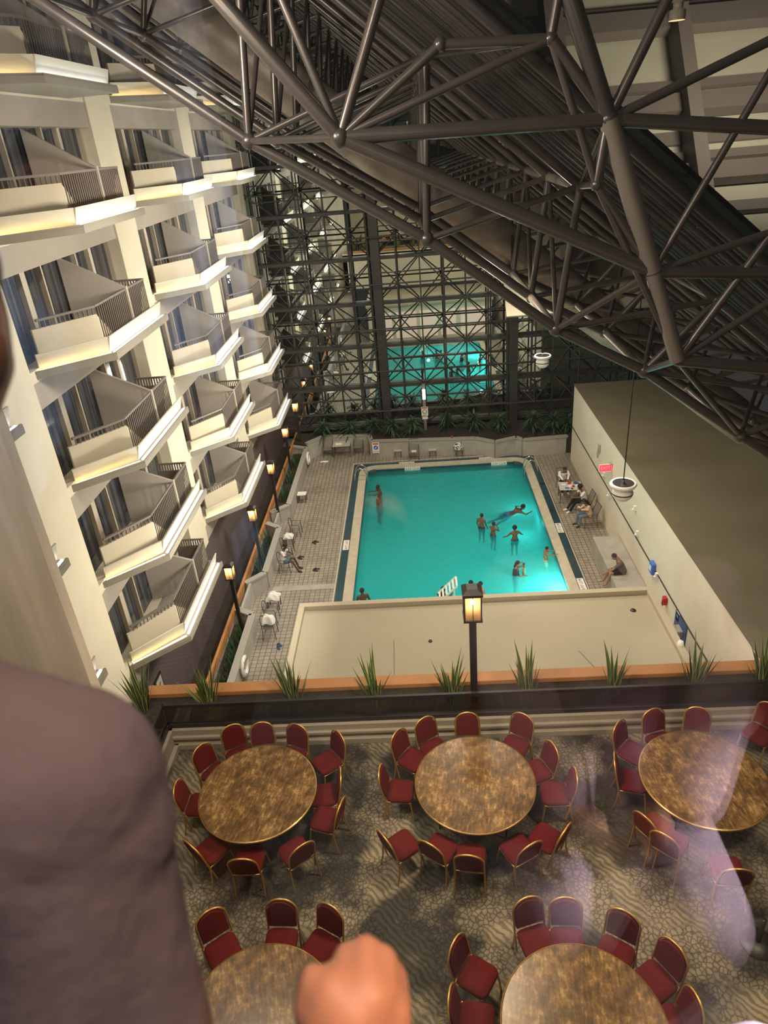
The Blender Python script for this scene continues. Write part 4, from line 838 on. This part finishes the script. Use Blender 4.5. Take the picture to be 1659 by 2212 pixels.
tag(MB().box((6.85, 17.9, 0), (7.9, 25.1, .8)).build('service_box', 'concrete', bevel=.01), 'long grey bench-high box along the right wall', 'box')
tag(MB().lathe([(0, .02), (.12, .02), (.14, 0)], (5.95, 31.8, 0), 14).build('deck_drain', 'black'), 'round dark drain cover on the right deck by the ladder', 'drain')
e = empty('exit_sign', (7.93, 26.9, 3.05), 'red lit EXIT sign on the right wall', 'sign'); MB().box((-.55, -.03, -.16), (-.02, .03, .16)).build('housing', 'signwhite', e); MB().box((-.53, -.036, -.14), (-.04, -.03, .14)).build('lit_face', 'exit', e); text('EXIT', .2, 'signwhite', (-.285, -.038, 0), (PI/2, 0, 0), e)
MB().box((-.12, -.1, .16), (0, .1, .2)).build('bracket', 'concrete_cap', e)
e = empty('wall_phone', (7.9, 28.9, 3.1), 'small grey box with a looped cord above the exit sign', 'wall box'); MB().box((-.06, -.1, -.15), (.03, .1, .15)).build('casing', 'concrete_cap', e); MB().tube([(-.05, .05, -.15), (-.06, .12, -.35), (-.06, 0, -.5), (-.06, -.12, -.3), (-.05, -.05, -.1)], .012, 6).build('cord', 'grey_frame', e)
for i, (uu, ww, lab) in enumerate((((1305, 1025, 'pale bracket below the exit sign left of the joint')), ((1316, 1068, 'pale bracket on the joint below the hanging pod')), ((1372, 1098, 'white twin fitting on the wall right of the hanging pod')), ((1377, 1152, 'small pale fitting on the wall above the joint')), ((1419, 1243, 'small pale fitting below the blue box')))):
    p = Px(uu, ww, 7.9); mb = MB().box((-.06, -.05, -.1), (.04, .05, .1)); mb.ball((-.07, 0, -.05), .05, 10, 6); tag(mb.build('wall_fitting', 'signwhite', None, p), lab, 'wall fitting', 'little fittings on the right wall')
p = Px(1412, 1226, 7.9); e = empty('wall_phone', p, 'blue emergency box on the joint line of the right wall', 'wall box'); MB().box((-.12, -.16, -.22), (.03, .16, .22)).build('casing', 'bluesign', e, bevel=.03); MB().box((-.13, -.08, -.1), (-.12, .08, .1)).build('face_label', 'signwhite', e)
p = Px(1437, 1297, 7.88); e = empty('wall_phone', p, 'red telephone hanging on the right wall beside the blue door', 'telephone'); MB().box((-.08, -.1, -.14), (.04, .1, .14)).build('casing', 'redplastic', e, bevel=.02); MB().tube([(-.12, -.1, .14), (-.14, -.12, 0), (-.12, -.1, -.14)], .03, 8).build('handset', 'redplastic', e); MB().tube([(-.08, 0, -.14), (-.1, .03, -.35), (-.1, -.04, -.42), (-.08, -.05, -.16)], .01, 6).build('cord', 'redplastic', e)
e = MB().box((7.89, 17.6, 0), (7.96, 18.55, 1.86)); o = struct(e.build('door_1', 'blue'), 'blue door in the right wall'); MB().box((7.87, 17.72, 1.0), (7.9, 17.78, 1.1)).build('door_handle', 'chrome', o)
p = Px(1464, 1332, 7.9); e = empty('notice_sign', p, 'white notice with blue print right of the blue door', 'sign'); MB().box((-.01, -.12, -.16), (.02, .12, .16)).build('board', 'signwhite', e); MB().box((-.016, -.07, -.05), (-.01, .07, .08)).build('blue_symbol', 'bluesign', e)
p = Px(1467, 1362, 7.85); e = empty('drinking_fountain', p, 'small grey drinking fountain on the right wall', 'drinking fountain'); MB().box((-.22, -.2, -.15), (.08, .2, .1)).build('basin', 'concrete_cap', e, bevel=.03); MB().tube([(-.1, .1, .1), (-.12, .1, .2), (-.16, .06, .2)], .012, 6).build('spout', 'chrome', e)
tag(MB().lathe([(0, .1), (.07, .1), (.09, .0)], Pz(1470, 1392, 3.32), 12).build('roof_vent', 'white'), 'small white vent on the right edge of the low roof', 'vent')
# lifeguard style white chair in the water end
e = empty('white_lounger', (.75, 22.1, -.02), 'white slatted lounger end showing above the low roof', 'lounger')
for i in range(6): MB().bar((-.36+i*.13, -.31, .33+i*.132), (-.36+i*.13, .31, .33+i*.132), .07, .025).build('slat', 'white', e)
for s in (-1, 1): MB().bar((-.42, s*.32, .25), (.30, s*.32, .98), .06, .06).build('side_rail', 'white', e); MB().bar((.2, s*.3, 0), (.2, s*.3, .85), .05, .05).build('leg', 'white', e)

# ------------------------------------------------------------ people
def caps(mb, a, b, ra, rb, seg=12):
    a = Vector(a); b = Vector(b); d = b-a; n_ = 5
    u = d.normalized() if d.length > 1e-6 else Vector((0, 0, 1)); s = u.orthogonal().normalized(); w_ = u.cross(s); prof = []
    for i in range(5): t = PI/2*(1-i/4); prof.append((-math.sin(t)*ra, math.cos(t)*ra, a))
    for i in range(5): t = PI/2*i/4; prof.append((math.sin(t)*rb, math.cos(t)*rb, b))
    vs = []
    for h_, r_, c in prof:
        for k in range(seg): q_ = 2*PI*k/seg; vs.append(c+u*h_+(s*math.cos(q_)+w_*math.sin(q_))*max(r_, .0005))
    fs = [(i*seg+k, i*seg+(k+1) % seg, (i+1)*seg+(k+1) % seg, (i+1)*seg+k) for i in range(9) for k in range(seg)]
    fs += [tuple(range(seg))[::-1], tuple(range(9*seg, 10*seg))]
    mb.add(vs, fs, True)
def remesh(o, vox, it=3):
    m_ = o.modifiers.new('remesh', 'REMESH'); m_.mode = 'VOXEL'; m_.voxel_size = vox; m_.use_smooth_shade = True
    if it: s = o.modifiers.new('smooth', 'SMOOTH'); s.factor = .5; s.iterations = it
def person(J, label, loc=(0, 0, 0), rz=0, sc=1.0, skin='skin1', hair=None, clothes=(), vox=.016, look=(0, 1, -.1), seated=False, group=None, bun=False, goggles=None):
    """J: joints in metres, person faces +y: head, neck, chest, pelvis, and l/r sho, elb, wri, hip, kne, ank, toe"""
    e = empty('person', loc, label, 'person', group, rz); e.scale = (sc, sc, sc)
    J = {k: Vector(v) for k, v in J.items()}; g = lambda k: J[k]
    mb = MB(); hd = g('head'); lk = Vector(look).normalized(); rt = lk.cross(Vector((0, 0, 1))).normalized(); up = rt.cross(lk)
    mb.ball(hd+up*.03, .092, 14, 10, (1, 1.08, 1.1)); caps(mb, hd+lk*.02-up*.03, hd+lk*.035-up*.075, .072, .045); caps(mb, hd+lk*.09+up*.0, hd+lk*.105-up*.03, .012, .017)
    for s in (-1, 1): caps(mb, hd+rt*s*.09+up*.02, hd+rt*s*.092-up*.02, .016, .012)
    caps(mb, hd-up*.06-lk*.01, g('neck'), .052, .058)
    caps(mb, g('neck'), g('chest'), .06, .12)
    for s in 'lr':
        caps(mb, g('neck')-Vector((0, 0, .03)), g(s+'sho'), .06, .062); caps(mb, g(s+'sho'), g('chest'), .062, .11)
        caps(mb, g(s+'sho'), g(s+'elb'), .053, .040); caps(mb, g(s+'elb'), g(s+'wri'), .040, .026)
        hv = (g(s+'wri')-g(s+'elb')).normalized(); sd = hv.orthogonal().normalized(); palm = g(s+'wri')+hv*.05; caps(mb, g(s+'wri'), palm, .026, .034)
        for f_, L in ((-.028, .055), (-.010, .072), (.010, .068), (.028, .05)): caps(mb, palm+sd*f_, palm+sd*f_*1.25+hv*(.02+L), .0115, .009, 6)
        caps(mb, g(s+'wri')+hv*.02+sd*.02, palm+sd*.055+hv*.02, .012, .010, 6)
        caps(mb, g('pelvis'), g(s+'hip'), .115, .10)
        caps(mb, g('chest')+Vector((0, 0, -.05)), g(s+'hip'), .11, .10)
        caps(mb, g(s+'hip'), g(s+'kne'), .085, .055); caps(mb, g(s+'kne'), g(s+'ank'), .055, .036); caps(mb, g(s+'ank'), g(s+'toe'), .036, .030)
    b = mb.build('body', skin, e); remesh(b, vox)
    if hair != 'none':
        mb = MB(); mb.ball(hd+up*.055-lk*.022, .098, 14, 10, (1.02, 1.05, 1.0))
        if hair == 'afro': mb.ball(hd+up*.07-lk*.03, .125, 14, 10)
        if hair == 'long' or hair == 'tail': caps(mb, hd-lk*.09+up*.03, hd-lk*.15-up*.16, .05, .03)
        if hair == 'long': caps(mb, hd-lk*.06, g('neck')-lk*.1-up*.12, .08, .06)
        h_ = mb.build('hair', 'hair', e); remesh(h_, vox*.9, 1)
    if goggles: MB().bar(hd+lk*.095+up*.02-rt*.06, hd+lk*.095+up*.02+rt*.06, .03, .035, up).build('goggles', goggles, e)
    else:
        mb = MB(); [mb.ball(hd+lk*.088+up*.022+rt*s*.033, .012, 8, 6) for s in (-1, 1)]; mb.build('eyes', 'eye', e)
        MB().bar(hd+lk*.103-up*.055-rt*.02, hd+lk*.103-up*.055+rt*.02, .012, .01, up).build('mouth', 'lip', e)
    for nm, mt, segs in clothes:
        mb = MB()
        for a_, b_2, ra, rb in segs:
            pa = g(a_) if isinstance(a_, str) else g(a_[0]).lerp(g(a_[1]), a_[2]); pb = g(b_2) if isinstance(b_2, str) else g(b_2[0]).lerp(g(b_2[1]), b_2[2]); caps(mb, pa, pb, ra, rb)
        c_ = mb.build(nm, mt, e); remesh(c_, vox, 2)
    return e
SHIRT = lambda k=0: [(('neck', 'chest', .25), 'chest', .075, .135), ('chest', 'pelvis', .135, .135), ('lsho', 'chest', .075, .125), ('rsho', 'chest', .075, .125), ('lsho', ('lsho', 'lelb', .65), .068, .062), ('rsho', ('rsho', 'relb', .65), .068, .062), ('chest', 'lhip', .125, .125), ('chest', 'rhip', .125, .125)]
TORSO = [('chest', 'pelvis', .13, .13), ('lsho', 'chest', .07, .12), ('rsho', 'chest', .07, .12), ('chest', 'lhip', .122, .118), ('chest', 'rhip', .122, .118)]
SHORTS = lambda f_=.5: [('pelvis', 'lhip', .13, .118), ('pelvis', 'rhip', .13, .118), ('lhip', ('lhip', 'lkne', f_), .108, .09), ('rhip', ('rhip', 'rkne', f_), .108, .09)]
TROUS = [('pelvis', 'lhip', .13, .118), ('pelvis', 'rhip', .13, .118), ('lhip', 'lkne', .105, .078), ('rhip', 'rkne', .105, .078), ('lkne', ('lkne', 'lank', .92), .078, .058), ('rkne', ('rkne', 'rank', .92), .078, .058)]
SHOES = [('lank', 'ltoe', .05, .042), ('rank', 'rtoe', .05, .042)]
def stand(arms='water', lean=0, spread=.1):
    J = dict(head=(0, .06+lean*.5, 1.60), neck=(0, .01+lean*.4, 1.46), chest=(0, lean*.25, 1.27), pelvis=(0, 0, .97), lhip=(-.09, 0, .92), rhip=(.09, 0, .92), lkne=(-.11, .05, .50), rkne=(.11, .04, .50), lank=(-.13, -.02, .08), rank=(.12, -.02, .08), ltoe=(-.15, .13, .04), rtoe=(.14, .13, .04), lsho=(-.19, lean*.35, 1.40), rsho=(.19, lean*.35, 1.40))
    if arms == 'water': J.update(lelb=(-.36, .06, 1.20), lwri=(-.46, .24, 1.07), relb=(.36, .06, 1.20), rwri=(.46, .24, 1.07))
    if arms == 'face': J.update(lelb=(-.22, .18, 1.25), lwri=(-.08, .20, 1.50), relb=(.24, .20, 1.25), rwri=(.09, .20, 1.50))
    if arms == 'down': J.update(lelb=(-.27, .02, 1.12), lwri=(-.28, .14, .92), relb=(.27, .02, 1.12), rwri=(.28, .14, .92))
    if arms == 'fwd': J.update(lelb=(-.24, .26, 1.28), lwri=(-.20, .50, 1.30), relb=(.24, .26, 1.28), rwri=(.20, .50, 1.30))
    if arms == 'hold': J.update(lelb=(-.50, .02, 1.28), lwri=(-.72, .12, 1.22), relb=(.28, .22, 1.20), rwri=(.14, .42, 1.16))
    return J
def swim():   # lying in the water, facing +y
    return dict(head=(0, .62, .1), neck=(0, .46, .04), chest=(0, .26, 0), pelvis=(0, -.12, -.06), lhip=(-.09, -.16, -.08), rhip=(.09, -.16, -.08), lkne=(-.14, -.55, -.22), rkne=(.14, -.5, -.2), lank=(-.15, -.93, -.25), rank=(.18, -.88, -.3), ltoe=(-.15, -1.05, -.3), rtoe=(.18, -1.0, -.34), lsho=(-.2, .4, 0), rsho=(.2, .4, 0), lelb=(-.42, .52, -.04), lwri=(-.3, .76, -.04), relb=(.42, .5, -.04), rwri=(.34, .76, -.03))
WZ = -.16
def in_pool(u_, w_, J, label, rz, depth=None, sc=1.0, **k):
    p = Pz(u_, w_, WZ); top = J['head'][2]*sc
    k.setdefault('look', (0, 1, -.05)); depth += .10; z = WZ+depth-top
    return person(J, label, (p.x, p.y, max(z, -1.6) if depth is None else z), rz, sc, group='people in the pool', **k)
sw = lambda m_: (('swim_shorts', m_, SHORTS(.6)),)
in_pool(822, 1070, stand('fwd', .1), 'dark swimmer holding the ladder at the far left of the pool', PI/2, .36, 1.0, skin='skin2', clothes=sw('c_navy'))
in_pool(816, 1089, stand('water', .15), 'dark swimmer with back to us, just below the one at the ladder', -1.2, .26, .95, skin='skin2', clothes=sw('c_navy'))
in_pool(1040, 1140, stand('down'), 'bare backed boy standing in the water, left of the one with raised hands', -.6, .5, .88, skin='skin1', clothes=sw('c_navy'), hair='short', goggles='white')
in_pool(1065, 1155, stand('face'), 'child with a head band and both hands raised to the face', -.9, .42, .85, skin='skin1', clothes=sw('c_navy'), goggles='white')
in_pool(1112, 1166, stand('water'), 'boy with round black hair seen from behind in dark shorts', .15, .46, .88, skin='skin1', clothes=sw('c_navy'), hair='afro')
p = Pz(1108, 1108, WZ); person(swim(), 'large swimmer in blue shorts lying forward in the water', (p.x-.1, p.y, WZ+.02), -1.15, 1.1, 'skin2', clothes=(('swim_shorts', 'c_blue', SHORTS(.8)),), look=(0, 1, -.2), group='people in the pool')
in_pool(1178, 1212, stand('fwd', .05), 'child leaning on the right edge of the pool in yellow trunks', -PI/2+.2, .48, .8, skin='skin4', clothes=sw('c_yellow'))
in_pool(1113, 1240, stand('hold', .1), 'woman with a ponytail in dark purple swimwear holding a toddler', -PI/2-.3, .40, 1.0, skin='skin4', hair='tail', clothes=(('swim_dress', 'c_purple', TORSO+SHORTS(.7)+[('lsho', ('lsho', 'lelb', .8), .062, .052), ('rsho', ('rsho', 'relb', .8), .062, .052)]),))
in_pool(1132, 1240, stand('fwd'), 'toddler held up by the woman with the ponytail', PI/2+.2, .36, .55, skin='skin4', clothes=(('swim_shirt', 'c_yellow', TORSO),))
in_pool(1018, 1285, stand('down'), 'dark head of a swimmer just behind the lantern top', 0, .42, .95, skin='skin1', clothes=sw('c_navy'))
in_pool(1040, 1285, stand('down'), 'swimmer facing left to the right of the lantern', PI/2+.4, .40, .95, skin='skin3', clothes=sw('c_green'))
in_pool(955, 1298, stand('fwd', .2), 'swimmer half hidden behind the white lounger', -.5, .34, 1.0, skin='skin2', clothes=sw('c_navy'))
in_pool(785, 1300, stand('down'), 'top of a swimmer head at the left behind the low roof', .3, .38, 1.0, skin='skin2', clothes=sw('c_navy'))
def sit(arms='lap', lean=0, legs=0):
    J = dict(head=(0, .08+lean, 1.22), neck=(0, .0+lean*.7, 1.08), chest=(0, -.04+lean*.4, .90), pelvis=(0, -.1, .58), lhip=(-.09, -.06, .55), rhip=(.09, -.06, .55), lkne=(-.14, .38, .57), rkne=(.14, .38, .57), lank=(-.14, .42+legs, .1), rank=(.13, .46+legs, .1), ltoe=(-.16, .56+legs, .05), rtoe=(.15, .6+legs, .05), lsho=(-.19, -.02+lean*.6, 1.02), rsho=(.19, -.02+lean*.6, 1.02))
    if arms == 'lap': J.update(lelb=(-.26, .1, .82), lwri=(-.1, .3, .74), relb=(.26, .1, .82), rwri=(.08, .3, .76))
    if arms == 'phone': J.update(lelb=(-.24, .12, .84), lwri=(-.05, .34, .86), relb=(.24, .12, .84), rwri=(.04, .35, .86))
    if arms == 'table': J.update(lelb=(-.26, .2, .84), lwri=(-.1, .42, .78), relb=(.26, .2, .84), rwri=(.1, .42, .78))
    if arms == 'reach': J.update(lelb=(-.28, .38, .85), lwri=(-.22, .62, .66), relb=(.24, .05, .78), rwri=(.2, .12, .60))
    return J
person(sit('phone', .06, .12), 'person in a white T-shirt sitting on the left deck looking at a phone', (-6.05, 25.0, -.03), -PI/2-.12, 1, 'skin2', clothes=(('t_shirt', 'c_white', SHIRT()), ('shorts', 'c_green', SHORTS(.55)), ('shoes', 'shoe', SHOES)), look=(0, 1, -.35))
person(sit('table', .12), 'person in a white hoodie sitting behind the cluttered table', (6.82, 31.0, -.03), PI+.05, 1, 'skin1', clothes=(('hoodie', 'c_white', SHIRT()+[(('lsho', 'lelb', .5), ('lelb', 'lwri', .8), .062, .045), (('rsho', 'relb', .5), ('relb', 'rwri', .8), .062, .045)]), ('trousers', 'c_black', TROUS), ('shoes', 'c_white', SHOES)), look=(0, 1, -.5))
person(sit('table', .08, .2), 'person in a white top and black trousers beside the table by the wall', (7.28, 28.85, -.03), PI/2+.1, 1, 'skin1', hair='afro', clothes=(('top', 'c_white', SHIRT()), ('trousers', 'c_black', TROUS), ('shoes', 'c_white', SHOES)), look=(0, 1, -.3))
person(sit('phone', .12, -.02), 'person in a cream top and jeans bent over a phone by the wall', (7.2, 27.5, -.03), PI/2+.15, 1, 'skin1', hair='long', clothes=(('top', 'c_cream', SHIRT()+[(('lsho', 'lelb', .5), ('lelb', 'lwri', .85), .062, .042), (('rsho', 'relb', .5), ('relb', 'rwri', .85), .062, .042)]), ('jeans', 'c_denim', TROUS), ('shoes', 'shoe', SHOES)), look=(0, 1, -.6))
tag(MB().box((-.04, -.08, 0), (.04, .08, .01)).build('phone', 'cool_tube' if False else 'signwhite', None, (6.82, 27.55, .88)), 'pale phone in the hands of the person in the cream top', 'phone')
p = Pz(1325, 1262, .8); person(sit('reach', .2, .1), 'person in a grey T-shirt sitting on the long box reaching to the deck', (7.25, 22.4, .28), PI/2, 1, 'skin4', clothes=(('t_shirt', 'c_grey', SHIRT()), ('shorts', 'c_black', SHORTS(.7))), look=(0, 1, -.6))

# ------------------------------------------------------------ person at our left elbow, close to the lens
e = empty('person', (-.62, .35, 14.15), 'person in a mauve sweater close to us at the left, bare hand at the bottom', 'person')
def near(mb_pts, name, m_, vox, it=4):
    mb = MB(); off = Vector((-.62, .35, 14.15))
    for a_, b_2, ra, rb in mb_pts: caps(mb, a_-off, b_2-off, ra, rb, 20)
    o = mb.build(name, m_, e); remesh(o, vox, it); return o
DP = .46
sho = Pd(120, 1715, DP); elb = Pd(270, 2420, DP+.02); neckp = Pd(-330, 1540, DP+.02); chest = Pd(-420, 2150, DP+.06); headc = Pd(-290, 745, DP)
handc = Pd(752, 2190, .50); wr = Pd(745, 2420, .50); el2 = Pd(560, 2760, .50)
hipc = chest+Vector((-.02, -.03, -.42)); 
body = [(headc, headc+Vector((0, 0, .03)), .088, .09), (headc-Vector((0, 0, .05)), neckp, .055, .06), (neckp, sho, .06, .062), (neckp, chest, .08, .13), (chest, hipc, .13, .13), (sho, elb, .046, .038), (elb, el2, .038, .036), (el2, wr, .04, .027),
        (hipc, hipc+Vector((-.02, -.02, -.9)), .11, .06)]
hx = (Pd(900, 2190, .5)-Pd(752, 2190, .5)).normalized(); hy = (Pd(752, 2000, .5)-Pd(752, 2190, .5)).normalized(); hz = hx.cross(hy)
pc = handc
body += [(wr, pc, .028, .031), (pc-hx*.012, pc-hx*.010+hy*.012, .024, .022), (pc+hx*.012, pc+hx*.014+hy*.012, .024, .022)]
for i, (fx, fy) in enumerate(((.026, .016), (.012, .024), (-.002, .018), (.034, .002))):
    k1 = pc+hx*fx+hy*fy; k2 = k1+hy*.010-hz*.022; k3 = k1-hy*.018-hz*.030; body += [(k1-hy*.02, k1, .013, .0115), (k1, k2, .0115, .010), (k2, k3, .010, .009)]
body += [(pc-hx*.022-hy*.02, pc-hx*.029+hy*.006, .013, .011), (pc-hx*.029+hy*.006, pc-hx*.026+hy*.024-hz*.004, .011, .0095)]
near(body, 'body', 'skin3', .0045, 3)
near([(headc+Vector((0, -.02, .03)), headc+Vector((0, -.03, .06)), .098, .095)], 'hair', 'hair', .01, 2)
# face profile reaches into the picture: cheek and chin
near([(Pd(-60, 760, DP), Pd(-62, 800, DP), .023, .022), (Pd(-66, 560, DP), Pd(-62, 600, DP), .019, .019)], 'face', 'skin1', .004, 2)
near([(sho, elb, .068, .064), (neckp+Vector((0, 0, -.03)), sho, .085, .068), (sho, chest, .072, .15), (neckp, chest, .09, .15), (chest, hipc, .15, .145), (elb, elb.lerp(el2, .9), .060, .050), (Pd(60, 1600, DP), Pd(215, 1800, DP), .045, .05), (Pd(230, 1830, DP), Pd(330, 2250, DP), .037, .04)], 'sweater', 'shirt', .006, 3)

# ------------------------------------------------------------ our window pane and what it mirrors
M['pane'] = glassmix('room_window_glass', .06, (1, 1, 1), 0, (1, 1, 1))
struct(MB().box((-6, .64, 13.9), (9, .65, 19.5)).build('window_201', 'pane'), 'window pane we look through')
M['curtain'] = mat('pale_blue_sheer_curtain', (.42, .50, .64), .9, var=.85, vscale=1.3, stretch=(16, 1, .5))  # vertical stripes in the colour paint light and dark into the folds
mb = MB(); vs = []; fs = []; nx_ = 120
random.seed(5); ph = [random.uniform(0, 6.3) for _ in range(5)]
for i in range(nx_+1):
    x = -2.1+1.5*i/nx_
    for j in range(9):
        z = 14.2+.3*j; vs.append((x, -1.4+.08*math.sin(x*21+ph[0])+.05*math.sin(x*47+ph[1])+.012*math.sin(x*90+ph[2])+.01*j*math.sin(x*9), z))
for i in range(nx_):
    for j in range(8): a = i*9+j; fs.append((a, a+9, a+10, a+1))
mb.add(vs, fs, True); o = mb.build('sheer_curtain', 'curtain'); tag(o, 'pale blue sheer curtain mirrored as streaks in the window glass', 'curtain')
md = o.modifiers.new('thick', 'SOLIDIFY'); md.thickness = .006
M['lavender'] = mat('pale_lavender_cloth', (.62, .50, .56), .9, var=.08, vscale=5)
bench = empty('stool', (.36, .02, 14.15), 'low stool under the mirrored person in lavender', 'stool')
MB().lathe([(0, .44), (.2, .44), (.2, .40), (0, .40)], (0, 0, 0), 24).build('seat', 'wood', bench)
for k in range(3): a_ = k*2.1; MB().tube([(.15*math.cos(a_), .15*math.sin(a_), .40), (.18*math.cos(a_), .18*math.sin(a_), 0)], .018, 8).build('leg', 'wood', bench)
person(sit('lap', .02, -.22), 'person in loose pale lavender clothes, legs mirrored in the window glass', (.36, .12, 14.16), .12, .98, 'skin3', hair='long', clothes=(('loose_top', 'lavender', SHIRT()+[(('lsho', 'lelb', .5), ('lelb', 'lwri', .8), .08, .08), (('rsho', 'relb', .5), ('relb', 'rwri', .8), .08, .08)]), ('loose_trousers', 'lavender', [('pelvis', 'lhip', .13, .12), ('pelvis', 'rhip', .13, .12), ('lhip', 'lkne', .105, .095), ('rhip', 'rkne', .105, .095), ('lkne', 'lank', .095, .10), ('rkne', 'rank', .095, .10)])))
